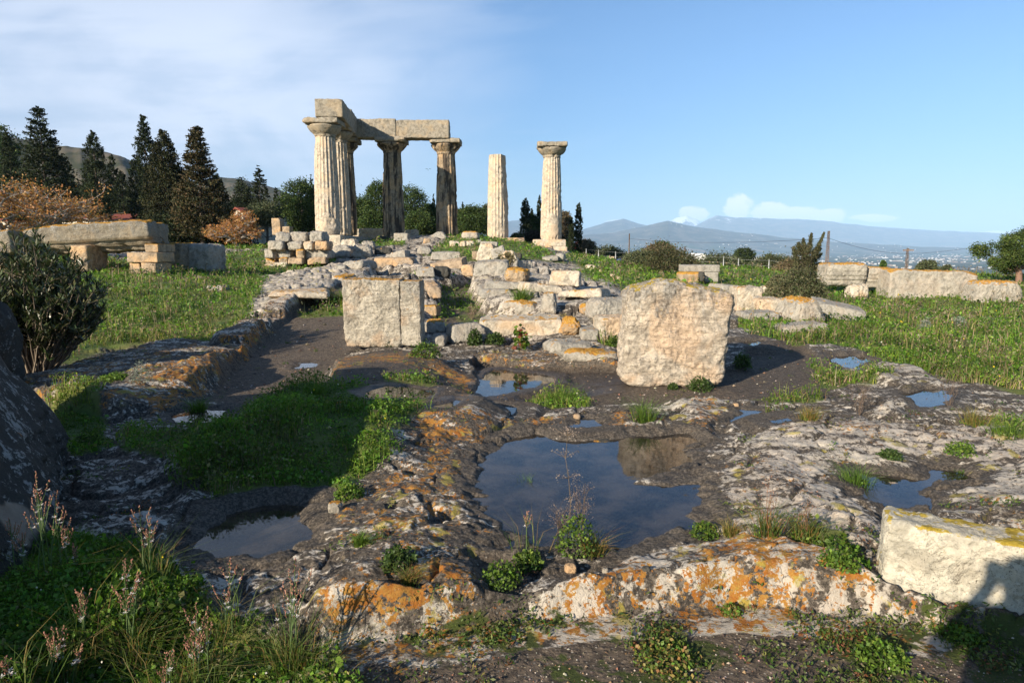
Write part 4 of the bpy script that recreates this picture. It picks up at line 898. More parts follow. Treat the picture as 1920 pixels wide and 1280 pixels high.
# big dark boulder at the left edge and its neighbour
def left_fn(p, H):
    u = p[:, 0]/H[0]; zt = (p[:, 2]/H[2]+1)/2
    p[:, 2] -= zt*H[2]*1.3*sst(u, .3, 1.15)
    p[:, 2] -= zt*H[2]*.35*sst(-p[:, 1]/H[1], .2, 1)
    ca_, sa_ = math.cos(R(30)), math.sin(R(30)); X = p[:, 0]*ca_-p[:, 1]*sa_-4.96; Y = p[:, 0]*sa_+p[:, 1]*ca_+3.3   # the shoulder falls away on this side
    e = X+.75*np.maximum(Y, 2.2)+.05*fbm3(p, 1.5, 3, 4.2); A_ = 1.7-.185*np.maximum(Y, 2)
    zm = np.where(e > 0, A_-.45*e-1.6*e*e, A_-2.4*e)+.04*fbm3(p, 3.5, 3, 9.9)-.85
    p[:, 2] = np.where(p[:, 2] > zm, zm, p[:, 2]); return p
def free_stone(name, label, cat, loc, size, mat, rnd, amp, res, fn=None, yaw=0, chips=4, chipd=.9):
    NSEED[0] += 1
    V, F = rock_mesh(size[0]/2, size[1]/2, size[2]/2, NSEED[0], rnd, amp, chips, chipd, res, fn=fn)
    o = mk(name, V, F, ST[mat]); o.location = loc; o.rotation_euler = (0, 0, R(yaw)); return tag(o, label, cat)
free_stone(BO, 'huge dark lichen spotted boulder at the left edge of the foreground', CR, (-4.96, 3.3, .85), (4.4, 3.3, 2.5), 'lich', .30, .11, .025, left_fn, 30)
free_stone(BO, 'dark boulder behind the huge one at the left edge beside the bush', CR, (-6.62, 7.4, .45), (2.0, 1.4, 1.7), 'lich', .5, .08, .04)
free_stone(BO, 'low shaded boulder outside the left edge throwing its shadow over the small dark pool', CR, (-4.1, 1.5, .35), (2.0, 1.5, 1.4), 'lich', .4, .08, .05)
# ---------------------------------------------------------------- temple
def column(label, u, Y, zb, zt_, r0, r1, mat, seed, cap=True, cuts=(), patch=None, rot=.13):
    x = (u-960)/1280*Y/ (1+0) ; x = PY(u, 445, Y)[0]
    e = empty('temple_column', (x, Y, zb), label, 'column', 'standing columns of the ruined temple')
    H = zt_-zb; hc = 1.05 if cap else 0; Hs = H-hc
    NA, NH = 160, 110
    a = np.arange(NA)/NA*2*np.pi+rot; h = np.linspace(0, 1, NH)
    A, HH = np.meshgrid(a, h); f = (A/(2*np.pi)*20) % 1
    rr = r0+(r1-r0)*HH+.045*np.sin(np.pi*HH)*r0
    P0 = np.stack([np.cos(A)*rr, np.sin(A)*rr, HH*Hs], -1).reshape(-1, 3)
    wear = sst(fbm3(P0, .7, 3, seed)+.25*fbm3(P0, 3, 2, seed+3), .20, .38).reshape(A.shape)
    fl = .095*(1-np.abs(2*f-1)**2.4)*(1-.8*wear)
    if patch: fl = fl*(1-sst(1-np.hypot((HH-patch[1])/patch[2], (np.mod(A-patch[0]+np.pi, 2*np.pi)-np.pi)/.8), 0, .2))
    r = rr*(1-fl)-.06*wear-.05*sst(.06-HH, 0, .06)
    p = np.stack([np.cos(A)*r, np.sin(A)*r, HH*Hs], -1).reshape(-1, 3)
    n = p*np.array([1, 1, 0]); n /= np.linalg.norm(n, axis=1)[:, None]
    p = p+n*(.014*fbm3(p, 2.2, 4, seed+9)-.05*sst(fbm3(p, 1.6, 3, seed+15), .22, .4))[:, None]
    for nn, lim in cuts:
        nn = np.array(nn, float); nn /= np.linalg.norm(nn); q = p-np.array([0, 0, 0])
        ee = q@nn-lim+.10*fbm3(q, 1.2, 4, seed+31)+.05*fbm3(q, 5, 2, seed)
        p = p-np.maximum(ee, 0)[:, None]*nn
    i = np.arange(NH-1)[:, None]*NA+np.arange(NA)[None]; j = np.arange(NH-1)[:, None]*NA+(np.arange(NA)+1)[None] % NA
    F = np.stack([i, j, j+NA, i+NA], -1).reshape(-1, 4)
    p = np.vstack([p, [p[-NA:].mean(0)+np.array([0, 0, .05])]])
    T = np.stack([np.arange(NA)+(NH-1)*NA, (np.arange(NA)+1) % NA+(NH-1)*NA, np.full(NA, NH*NA)], 1)
    mk('shaft', p, [F, T], ST[mat], e)
    if cap:
        ce = bpy.data.objects.new('capital', None); COL.objects.link(ce); ce.parent = e
        hh = np.array([0, .04, .08, .12, .16, .30, .46, .58, .66, .70]); rc = r1*np.array([1.0, 1.0, 1.05, 1.02, 1.07, 1.33, 1.55, 1.66, 1.66, 1.4])
        hf = np.linspace(0, .70, 24); rf = np.interp(hf, hh, rc); NA2 = 72; a2 = np.arange(NA2)/NA2*2*np.pi
        q = np.stack([np.cos(a2)[None]*rf[:, None], np.sin(a2)[None]*rf[:, None], np.broadcast_to(hf[:, None], (24, NA2))+Hs], -1).reshape(-1, 3)
        nn = q*np.array([1, 1, 0]); nn /= np.linalg.norm(nn, axis=1)[:, None]
        q = q+nn*(.05*fbm3(q, 2, 4, seed+44)-.12*sst(fbm3(q, 1.3, 3, seed+55), .12, .3))[:, None]
        i = np.arange(23)[:, None]*NA2+np.arange(NA2)[None]; j = np.arange(23)[:, None]*NA2+(np.arange(NA2)+1)[None] % NA2
        mk('echinus', q, [np.stack([i, j, j+NA2, i+NA2], -1).reshape(-1, 4), (np.arange(NA2)+23*NA2)[None]], ST['beam' if mat == 'col' else 'cold'], ce)
        V, F = rock_mesh(r1*1.70, r1*1.70, .17, seed, .3, .06, 6, .86, .05); V[:, 2] += Hs+.70+.165
        mk('abacus', V, F, ST['beam'], ce)
    return e
c1 = column('nearest corner column with smooth patched foot, carrying the end of the side beam', 616, 42.6, zof(439, 42), zof(221, 42), .78, .615, 'col', 3, patch=(-1.3, .07, .16))
column('half hidden middle column of the side row right behind the nearest one', 638, 46.0, zof(440, 46), zof(236, 45.7), .78, .62, 'col', 13)
column('far corner column where the side beam meets the long beam', 650.5, 49.8, zof(441, 49.6), zof(257, 49.2), .78, .63, 'cold', 23)
column('dark stained column under the middle of the long beam', 739, 49.9, zof(442, 49.6), zof(257, 49.3), .80, .63, 'cold', 33)
column('black streaked column under the right end of the long beam', 838.5, 50.3, zof(444, 50), zof(259, 49.6), .82, .64, 'cold', 43)
column('broken column without capital, its right side split away', 934.5, 50.6, zof(448, 50), zof(289, 50), .82, .67, 'col', 53, cap=False,
       cuts=(((.95, -.32, .05), .70), ((.75, -.1, .66), 4.95), ((1, .2, .01), .76)))
column('single free standing column with square capital furthest right', 1033.5, 51.4, zof(450, 51), zof(267, 51), .82, .635, 'col', 63, patch=(-1.5, .17, .16))
# side beam (two stones end to end) and long beam (two stones)
def beam(label, c0, c1_, z0, z1, wid, seed, rnd=.05, fn=None):
    c0 = Vector(c0); c1_ = Vector(c1_); d = c1_-c0; L = d.length
    V, F = rock_mesh(L/2, wid/2, (z1-z0)/2, seed, rnd, .05, 3, .95, .07, fn=fn)
    o = mk('architrave_block', V, F, ST['beam']); o.location = ((c0.x+c1_.x)/2, (c0.y+c1_.y)/2, (z0+z1)/2)
    o.rotation_euler = (0, 0, math.atan2(d.y, d.x)); return tag(o, label, 'stone beam', 'beams on top of the columns')
xa = PY(616, 200, 41.6)[0]; xc = PY(650.5, 240, 49.8)[0]
za = zof(221, 41.8)+.02
mid = ((xa+xc)/2+.0, 46.0)
def slope_fn(p, H):
    zt = (p[:, 2]/H[2]+1)/2; p[:, 2] -= np.clip(zt, 0, 1)*.0*H[2]; return p
beam('near stone of the side beam, its square end facing the viewer above the nearest column', (xa, 41.6, 0), (mid[0], mid[1]-.01, 0), za, zof(185, 41.6), 1.62, 5)
beam('rear stone of the side beam running back to the far corner', (mid[0], mid[1]+.01, 0), (xc, 50.3, 0), za, zof(215, 48), 1.5, 6)
x3 = PY(739, 240, 49.3)[0]; x4 = PY(842, 240, 49.3)[0]
zl0, zl1 = zof(258, 49.0), zof(222, 49.0)
beam('left stone of the long front beam, partly in the shadow of the side beam', (xc+.76, 49.75, 0), (x3+.15, 49.75, 0), zl0, zl1, 1.35, 7)
beam('right stone of the long front beam ending over the black streaked column', (x3+.17, 49.75, 0), (x4, 49.78, 0), zl0-.02, zl1-.06, 1.35, 8)
# ---------------------------------------------------------------- plants
def unit(v): return v/(np.linalg.norm(v, axis=-1, keepdims=True)+1e-9)
def quads(P, size, rg, asp=1.8, up=.2, dirs=None, flat=None):
    """one small pointed leaf (4 corners) per point"""
    n = len(P); size = np.broadcast_to(np.asarray(size, float), (n,))[:, None]
    d = unit(rg.normal(size=(n, 3))+np.array([0, 0, up])) if dirs is None else unit(dirs)
    s = unit(np.cross(d, rg.normal(size=(n, 3)) if flat is None else flat+rg.normal(size=(n, 3))*.25))
    L = size*.5; Wd = size*.5/asp
    V = np.stack([P-d*L, P+s*Wd, P+d*L, P-s*Wd], 1).reshape(-1, 3)
    F = np.arange(4*n).reshape(n, 4)
    return V, F
def rep(c, k): return np.repeat(c, k, axis=0)
def blades(P, H, Wd, rg, lean=.45, dirs=None):
    n = len(P); H = np.broadcast_to(H, (n,)).astype(float); Wd = np.broadcast_to(Wd, (n,)).astype(float)
    a = rg.uniform(0, 2*np.pi, n); l = np.abs(rg.normal(0, lean, n)) if dirs is None else None
    d = np.stack([np.cos(a)*l, np.sin(a)*l, np.zeros(n)], 1) if dirs is None else dirs
    b2 = rg.uniform(0, 2*np.pi, n); s = np.stack([np.cos(b2), np.sin(b2), np.zeros(n)], 1)*Wd[:, None]*.5
    up = np.array([0, 0, 1.])
    m1_ = P+(up+d*.55)*H[:, None]*.5; tip = P+(up*(1-.25*np.linalg.norm(d, axis=1)[:, None])+d*1.5)*H[:, None]
    V = np.stack([P-s, P+s, m1_+s*.75, m1_-s*.75, tip], 1).reshape(-1, 3)
    i = np.arange(n)*5
    return V, [np.stack([i, i+1, i+2, i+3], 1), np.stack([i+3, i+2, i+4], 1)]
def pick(pal, rg, n, jit=.25, w=None):
    pal = np.array(pal); c = pal[rg.choice(len(pal), n, p=w)]
    return np.clip(c*(1+rg.normal(0, jit, (n, 1)))*(1+rg.normal(0, .06, (n, 3))), .004, 1)
GREEN = [(.085,.145,.016), (.115,.190,.022), (.155,.215,.032), (.060,.110,.014)]
STRAW = [(.24,.19,.09), (.19,.15,.07), (.28,.21,.13), (.20,.13,.09)]
# --- meadows and herb carpets
rg = np.random.default_rng(11)
def scatter(n, y0, y1, e=-.8, tl=.95):
    t = rg.uniform(-tl, tl, n); q = rg.uniform(0, 1, n); Y = (y0**e+(y1**e-y0**e)*q)**(1/e)
    return t*Y, Y
x, y = scatter(1050000, 1.6, 72, -.8, 1.12)
gm = samp(GM['grass'], x, y); wt = samp(GM['water'], x, y)
cl = fbm2(x, y, 1.1, 4, 90); cl2 = fbm2(x, y, 4.5, 2, 95)
soft = np.clip((gm-.22)*2.2+cl*1.1+cl2*.7-1.1*sst(fbm2(x, y, .33, 3, 44), .16, .34), .0, 1)*(wt < .3)*(gm > .12)
k = rg.random(len(x)) < soft; x, y, cl, cl2, gm = x[k], y[k], cl[k], cl2[k], gm[k]
z = samp(GZ, x, y); n = len(x)
typ = rg.random(n)+.5*fbm2(x, y, .5, 3, 77)
bl = typ > .66
P = np.stack([x, y, z-.01], 1)
dry = fbm2(x, y, .45, 4, 55)+.5*fbm2(x, y, 2.3, 2, 56)
def meadow_cols(xx, yy, dry, rg, straw=.5):
    n = len(xx); c = pick(GREEN, rg, n, .22); s = pick(STRAW, rg, n, .2); yl = pick([(.20,.22,.035), (.16,.20,.03)], rg, n, .15)
    m = rg.random(n) < np.clip(.16+dry*straw*1.3, .02, .65); c[m] = s[m]; m2_ = rg.random(n) < np.clip(.22+.5*dry, .05, .6); c[m2_ & ~m] = yl[m2_ & ~m]
    return c
hb = rg.uniform(.03, .13, n)*(1+2.2*np.clip(cl, -.35, 1))*np.clip(.6+y/14, .7, 1.5)
c = meadow_cols(x, y, dry, rg)*np.clip(1+.75*fbm2(x, y, .8, 3, 66)+.3*fbm2(x, y, 3, 2, 67), .55, 1.5)[:, None]
mb = MB(); V, F = blades(P[bl], hb[bl], np.maximum(.004, .00135*y[bl]), rg, .5); mb.add(V, F, rep(c[bl], 5))
gr = mb.build('meadow_grass', M_LEAF); tag(gr, 'short winter grass of the meadows and banks round the ruins', 'grass', kind='stuff')
q = ~bl; nq = q.sum(); P2 = P[q]+np.stack([np.zeros(nq), np.zeros(nq), rg.uniform(.01, .09, nq)*(1+2.4*np.clip(cl[q], -.35, 1))*np.clip(.6+y[q]/14, .7, 1.5)], 1)
P3 = np.repeat(P2, 2, 0)+rg.normal(0, 1, (2*nq, 3))*np.repeat(np.maximum(.012, .0016*y[q]), 2)[:, None]*np.array([1, 1, .5]); c3 = rep(c[q]*np.array([.8, 1.0, .8]), 2)
V, F = quads(P3, np.repeat(np.maximum(.018, .0026*y[q]), 2)*rg.lognormal(-.1, .4, 2*nq), rg, 1.3, .1, flat=None)
mb = MB().add(V, F, rep(c3, 4)); hc = mb.build('herb_carpet', M_LEAF); tag(hc, 'low broad leaved herbs carpeting meadows and the shaded mound', 'herbs', kind='stuff')
# tall thin stems, tiny flowers
x, y = scatter(15000, 8, 45); gm = samp(GM['grass'], x, y); k = (gm > .6) & (rg.random(len(x)) < .25+.9*fbm2(x, y, .35, 3, 31)); x, y = x[k], y[k]
P = np.stack([x, y, samp(GZ, x, y)], 1); n = len(x); h = rg.uniform(.15, .42, n)
mb = MB(); V, F = blades(P, h, np.maximum(.004, .0011*y), rg, .22); mb.add(V, F, rep(pick(STRAW, rg, n, .2), 5))
T = P+np.stack([rg.normal(0, .03, n), rg.normal(0, .03, n), h*.9], 1); T2_ = np.repeat(T, 3, 0)+rg.normal(0, .03, (3*n, 3)); V, F = quads(T2_, np.repeat(.0022*y+.008, 3), rg, 1.5, 1)
mb.add(V, F, rep(rep(pick([(.24,.17,.13), (.22,.16,.09), (.28,.22,.16)], rg, n, .2), 3), 4))
o = mb.build('dry_weeds', M_LEAF); tag(o, 'thin dry seed stems standing in the meadows', 'weeds', kind='stuff')
x, y = scatter(16000, 2.5, 30); gm = samp(GM['grass'], x, y); k = (gm > .5) & (rg.random(len(x)) < .035); x, y = x[k], y[k]; n = len(x)
P = np.stack([x, y, samp(GZ, x, y)+rg.uniform(.06, .15, n)], 1); V, F = quads(P, np.maximum(.010, .0026*y), rg, 1, 3)
cc = np.where((rg.random(n) < .55)[:, None], np.array([[.75,.55,.03]]), np.array([[.6,.58,.50]]))
o = MB().add(V, F, rep(cc, 4)).build('meadow_flowers', M_LEAF); tag(o, 'tiny yellow and white flowers sprinkled through the herbs', 'flowers', kind='stuff')
# sparse sprouts in cracks of the bare rock, low succulents on the earth in front
x, y = scatter(60000, 2.2, 40); lm = samp(GM['moss'], x, y); gm = samp(GM['grass'], x, y); wt = samp(GM['water'], x, y); cr = fbm2(x, y, 1.7, 3, 15)
pr = np.clip(lm*.9*np.clip(cr*3+.15, 0, 1), 0, 1)+.30*(cr > .30)*(y > 3.5); k = (rg.random(len(x)) < pr) & (wt < .25) & (gm < .5); x, y = x[k], y[k]; n = len(x)
P = np.stack([x, y, samp(GZ, x, y)], 1)
P3 = np.repeat(P, 7, 0)+rg.normal(0, .022, (7*n, 3))*np.array([1, 1, .35])+np.array([0, 0, .014])
cs = pick([(.10,.13,.03), (.07,.12,.02), (.16,.17,.05), (.05,.09,.018), (.18,.075,.035)], rg, n, .2, w=[.3, .25, .2, .17, .08])
V, F = quads(P3, rg.uniform(.012, .03, 7*n)*np.repeat(np.maximum(1, y/8), 7), rg, 2.4, .5); mb = MB().add(V, F, rep(rep(cs, 7), 4))
o = mb.build('crack_herbs', M_LEAF); tag(o, 'little rosettes and succulents growing in cracks and on the mossy earth', 'herbs', kind='stuff')
# gravel and crumbs of stone
x, y = scatter(46000, 1.9, 22, -1.2); sm_ = samp(GM['soil'], x, y); wt = samp(GM['water'], x, y); k = (rg.random(len(x)) < .05+.5*sm_) & (wt < .3); x, y = x[k], y[k]; n = len(x)
s = np.maximum(.0035, .0011*y)*rg.lognormal(0, .45, n); P = np.stack([x, y, samp(GZ, x, y)+s*.2], 1)
ico = np.array([(1,0,0),(-1,0,0),(0,1,0),(0,-1,0),(0,0,.7),(0,0,-.7)])*1.0; fi = np.array([(0,2,4),(2,1,4),(1,3,4),(3,0,4),(2,0,5),(1,2,5),(3,1,5),(0,3,5)])
V = P[:, None]+ico[None]*s[:, None, None]*rg.uniform(.6, 1.4, (n, 6, 1)); F = (fi[None]+np.arange(n)[:, None, None]*6).reshape(-1, 3)
o = mk('gravel', V.reshape(-1, 3), F, vcol_mat('gravel_stone', .9), smooth=False, col=rep(pick([(.20,.15,.11), (.10,.08,.06), (.36,.31,.25), (.22,.12,.07), (.07,.055,.045)], rg, n, .2), 6)); tag(o, 'crumbs of stone strewn over the brown earth', 'gravel', kind='stuff')

# --- single plants
def tuft_parts(e, rg, nb, h, spread, pal, wd=.005, lean=.5, name='leaves'):
    P = rg.normal(0, spread, (nb, 3))*np.array([1, 1, 0]); d = P/(spread+1e-6)*lean*.5+rg.normal(0, lean*.4, (nb, 3)); d[:, 2] = 0
    V, F = blades(P, rg.uniform(.45, 1, nb)*h, wd, rg, dirs=d)
    return MB().add(V, F, rep(pick(pal, rg, nb, .2), 5)).build(name, M_LEAF, e)
def herb_part(e, rg, n, r, h, pal, size, name='leaves', asp=1.5):
    q = unit(rg.normal(size=(n, 3)))*rg.uniform(.35, 1, (n, 1))**.6*np.array([r, r, h]); q[:, 2] = np.abs(q[:, 2]); q *= (1+.35*fbm3(q, 3/max(r, .05), 2, rg.uniform(0, 9)))[:, None]
    V, F = quads(q, rg.uniform(.6, 1.3, n)*size, rg, asp, .3); return MB().add(V, F, rep(pick(pal, rg, n, .22), 4)).build(name, M_LEAF, e)
def stalk_part(e, rg, n, h, spread, c=(.20,.15,.09), fleck=(.30,.24,.18), fl=24, name='stalks', fs=.012, r=.0022):
    mb = MB()
    for i in range(n):
        if n <= 12 and i: mb.build('stalk', M_LEAF, e); mb = MB()
        a = rg.uniform(0, 6.28); l = rg.uniform(0, spread); hh = h*rg.uniform(.7, 1); pts = [np.array([math.cos(a)*l*.2, math.sin(a)*l*.2, 0])]
        for k in range(1, 6): f_ = k/5; pts.append(np.array([math.cos(a)*l*(.2+.8*f_)+rg.normal(0, .008), math.sin(a)*l*(.2+.8*f_)+rg.normal(0, .008), hh*f_]))
        mb.tube(pts, np.linspace(r, r*.5, 6), 4, c)
        for j in range(fl//6):
            k = rg.integers(2, 6); b0 = pts[k]; tw = b0+np.array([rg.normal(0, .035), rg.normal(0, .035), rg.uniform(.01, .05)]); mb.tube([b0, tw], [r*.5, r*.4], 3, c, cap=False)
            V, F = quads(tw+rg.normal(0, .012, (6, 3)), fs, rg, 1.6, .5); mb.add(V, F, fleck)
    return mb.build('stalk' if n <= 12 else name, M_LEAF, e)
GOLD = [(.26,.20,.06), (.20,.17,.05), (.12,.15,.03), (.30,.17,.06)]; FRESH = [(.09,.17,.02), (.12,.20,.03), (.07,.12,.02)]; DKG = [(.035,.065,.014), (.05,.085,.02), (.07,.11,.025)]; SILV = [(.25,.28,.24), (.32,.34,.30), (.18,.21,.17)]; REED = [(.10,.15,.03), (.16,.17,.05), (.28,.15,.05), (.08,.12,.03)]
PL = [ # name, label, category, u, v, height px, width px, kind
 ('grass_tuft', 'lush round grass tuft on the edge of the trench floor, middle of the picture', 'grass tuft', 1052, 752, 36, 80, 'grass'),
 ('grass_tuft', 'spiky green tuft between the small puddle and the great block', 'grass tuft', 1207, 792, 56, 46, 'grass'),
 ('grass_tuft', 'yellowish low tuft at the right of the small twin puddles', 'grass tuft', 1518, 787, 30, 46, 'gold'),
 ('grass_tuft', 'bright green sedge tuft standing in the left bay of the right pool', 'grass tuft', 1605, 908, 48, 66, 'fresh'),
 ('grass_tuft', 'tiny bright tuft at the far right end of the right pool', 'grass tuft', 1806, 888, 12, 26, 'fresh'),
 ('herb_clump', 'yellow green herb clump in the notch above the right pool', 'herb', 1800, 852, 26, 54, 'herb_fresh'),
 ('herb_clump', 'dark blue green herb clump on the lichened hump left of the right pool', 'herb', 1668, 858, 16, 44, 'herb_dark'),
 ('herb_clump', 'dark leafy clump at the right foot of the great block', 'herb', 1312, 731, 26, 50, 'herb_dark'),
 ('herb_clump', 'small dark clump at the middle foot of the great block', 'herb', 1262, 730, 12, 20, 'herb_dark'),
 ('herb_clump', 'dark trailing herb under the right side of the great block in its shadow', 'herb', 1392, 690, 30, 36, 'herb_dark'),
 ('herb_clump', 'leafy herb at the lower right corner of the narrow upright slab', 'herb', 798, 668, 30, 60, 'herb'),
 ('herb_clump', 'small dark herb against the foot of the broad upright block', 'herb', 728, 650, 18, 18, 'herb_dark'),
 ('herb_clump', 'broad leaved red tinged plant in front of the long pale beam', 'herb', 975, 655, 44, 34, 'broad'),
 ('herb_clump', 'dark ivy like clump hanging on the shaded block left of the long beam', 'herb', 890, 646, 32, 30, 'herb_dark'),
 ('herb_clump', 'dark leafy clump in shade at the foot of the long pale beam', 'herb', 928, 644, 22, 38, 'herb_dark'),
 ('herb_clump', 'green clump at the foot of the cream block beside the great block', 'herb', 1152, 650, 20, 34, 'herb'),
 ('grass_tuft', 'golden grass tuft left of the broad upright block', 'grass tuft', 612, 568, 34, 40, 'gold'),
 ('grass_tuft', 'green grass tuft touching the left edge of the broad upright block', 'grass tuft', 640, 570, 34, 30, 'grass'),
 ('grass_tuft', 'green tuft among the striped rocks behind the standing stone', 'grass tuft', 980, 566, 30, 40, 'grass'),
 ('herb_clump', 'dark herb growing on the big cut block of the tumbled heap', 'herb', 920, 512, 22, 20, 'herb'),
 ('dry_bush', 'dry twiggy bush before the pointed pale rock of the heap', 'bush', 953, 503, 26, 34, 'dry'),
 ('silver_shrub', 'small silvery shrub on the left ledge', 'shrub', 265, 716, 44, 44, 'silver'),
 ('silver_shrub', 'silvery shrub in the middle of the right meadow', 'shrub', 1796, 612, 20, 30, 'silver'),
 ('silver_shrub', 'smaller silvery shrub left of the other one in the right meadow', 'shrub', 1735, 618, 22, 22, 'silver'),
 ('grass_tuft', 'thin grass tuft at the back edge of the left puddle', 'grass tuft', 372, 772, 34, 34, 'grass'),
 ('herb_clump', 'bright rosette clump on the ledge under the silvery shrub', 'herb', 215, 712, 14, 60, 'herb_fresh'),
 ('herb_clump', 'herb clump at the lower left below the left puddle', 'herb', 170, 830, 24, 60, 'herb'),
 ('herb_clump', 'bright herb clump on the rock rim right of the small dark pool', 'herb', 655, 930, 24, 60, 'herb_fresh'),
 ('herb_clump', 'round green cushion in the wedge left below the big pool', 'herb', 940, 1094, 44, 84, 'herb'),
 ('herb_clump', 'second green cushion joined right of the first in the wedge', 'herb', 990, 1062, 34, 60, 'herb'),
 ('herb_clump', 'leafy bush of herbs at the lower edge of the big pool', 'herb', 1080, 1034, 78, 84, 'herb'),
 ('grass_tuft', 'yellow green tuft right beside the leafy bush at the pool edge', 'grass tuft', 1110, 1036, 44, 56, 'gold'),
 ('dry_stalk', 'tall dry flower stalk rising from the middle of the big pool', 'dry weed', 1066, 1010, 225, 10, 'stalk1'),
 ('dry_stalk', 'shorter bushy dry weed in the big pool beside the tall stalk', 'dry weed', 1088, 1010, 130, 44, 'stalks'),
 ('dry_stalk', 'pale branching dead twig leaning left at the pool edge', 'dry weed', 1052, 1000, 50, 40, 'stalks'),
 ('water_grass', 'green grass sprig standing in the water of the big pool', 'grass tuft', 990, 905, 26, 34, 'fresh_thin'),
 ('water_grass', 'smaller grass sprig in the water right of the other sprig', 'grass tuft', 1016, 908, 20, 14, 'fresh_thin'),
 ('herb_clump', 'dark trailing herb on the orange rock left of the wedge', 'herb', 748, 1060, 40, 76, 'herb_dark'),
 ('grass_tuft', 'small thin tuft below the trailing herb left of the wedge', 'grass tuft', 768, 1096, 40, 30, 'gold'),
 ('grass_tuft', 'thin tuft on the pale rock near the small dark pool', 'grass tuft', 676, 1022, 30, 26, 'grass'),
 ('reed_tuft', 'tall reddish green reed tuft on the back of the lip, left one', 'grass tuft', 1440, 1004, 80, 66, 'reed'),
 ('reed_tuft', 'tall reed tuft right of the other on the back of the lip', 'grass tuft', 1512, 1010, 62, 70, 'reed'),
 ('grass_tuft', 'low tuft behind the lip at the lower right corner of the big pool', 'grass tuft', 1372, 1004, 34, 44, 'gold'),
 ('herb_clump', 'sprawling herb behind the lip left of the reeds', 'herb', 1322, 1004, 26, 60, 'herb'),
 ('herb_clump', 'green herb band running down right of the reed tufts', 'herb', 1572, 1060, 26, 84, 'herb_fresh'),
 ('grass_tuft', 'golden tuft at the right edge beside the far puddle', 'grass tuft', 1828, 800, 44, 56, 'gold'),
 ('grass_tuft', 'tuft of green stems at the far right edge of the rock', 'grass tuft', 1885, 815, 36, 70, 'grass'),
 ('dry_stalk', 'reddish dry stems between the right puddles', 'dry weed', 1610, 778, 56, 40, 'stalks'),
 ('dry_stalk', 'brown twiggy weed left of the golden tuft', 'dry weed', 1780, 760, 66, 44, 'stalks'),
 ('herb_clump', 'feathery succulent cushion on the mossy earth at the bottom right', 'herb', 1655, 1240, 40, 110, 'herb_fresh'),
 ('herb_clump', 'feathery succulent cushion on the mossy earth at the bottom middle', 'herb', 1250, 1245, 30, 150, 'herb_gold'),
 ('herb_clump', 'low cushion of green on the moss near the shaded corner', 'herb', 1800, 1195, 24, 90, 'herb_fresh'),
 ('herb_clump', 'small rosette patch on brown earth under the lip', 'herb', 1370, 1150, 16, 40, 'herb_gold'),
 ('grass_tuft', 'grass tuft on the dark gravel path near its lower end', 'grass tuft', 590, 745, 44, 40, 'grass'),
 ('dry_stalk', 'dark seed heads against the sky reflecting puddle', 'dry weed', 884, 598, 24, 22, 'stalks'),
]
ri = np.random.default_rng(21)
for nm, lb, cat, u, v, hp, wp, kd in PL:
    P = hit(u, v); 
    if 'pool' in lb and kd in ('stalk1', 'stalks', 'fresh_thin', 'fresh'): P = np.array([*G(u, v, -.04), -.05])
    k_ = P[1]/1280/CP; h, w = hp*k_, wp*k_; e = empty(nm, P, lb, cat); S = max(1, P[1]/6)
    if kd in ('grass', 'gold', 'fresh', 'fresh_thin', 'reed'):
        pal = dict(grass=FRESH+GREEN, gold=GOLD, fresh=FRESH, fresh_thin=FRESH, reed=REED)[kd]
        tuft_parts(e, ri, {'fresh_thin': 22, 'reed': 170}.get(kd, 240), h*1.1, w*.2, pal, .0035*S, .75)
        if kd != 'fresh_thin': herb_part(e, ri, 140, w*.45, h*.3, GREEN, .02*S, 'ground_leaves')
        if kd == 'reed': stalk_part(e, ri, 6, h*1.35, w*.4, (.25,.14,.08), (.40,.22,.16), 12)
    elif kd.startswith('herb'):
        pal = dict(herb=GREEN+DKG, herb_fresh=FRESH+GREEN, herb_dark=DKG, herb_gold=GOLD+FRESH)[kd]
        herb_part(e, ri, int(650+400*min(2, w)), w*.5, h, pal, .020*S)
    elif kd == 'silver': herb_part(e, ri, 700, w*.5, h, SILV, .016*S, asp=3.5)
    elif kd == 'broad': herb_part(e, ri, 90, w*.5, h, GREEN+[(.28,.08,.05)], .10); stalk_part(e, ri, 5, h, w*.4, (.25,.09,.06), (.12,.18,.04), 6)
    elif kd == 'dry': stalk_part(e, ri, 60, h, w*.6, (.20,.16,.10), (.24,.20,.10), 24, fs=.06, r=.008)
    elif kd == 'stalk1': stalk_part(e, ri, 1, h, .01, (.22,.16,.11), (.34,.26,.22), 190, fs=.010, r=.0028)
    elif kd == 'stalks': stalk_part(e, ri, 9, h, w*.55, (.20,.14,.10), (.33,.24,.19), 42, fs=.007*S, r=.0016*S)
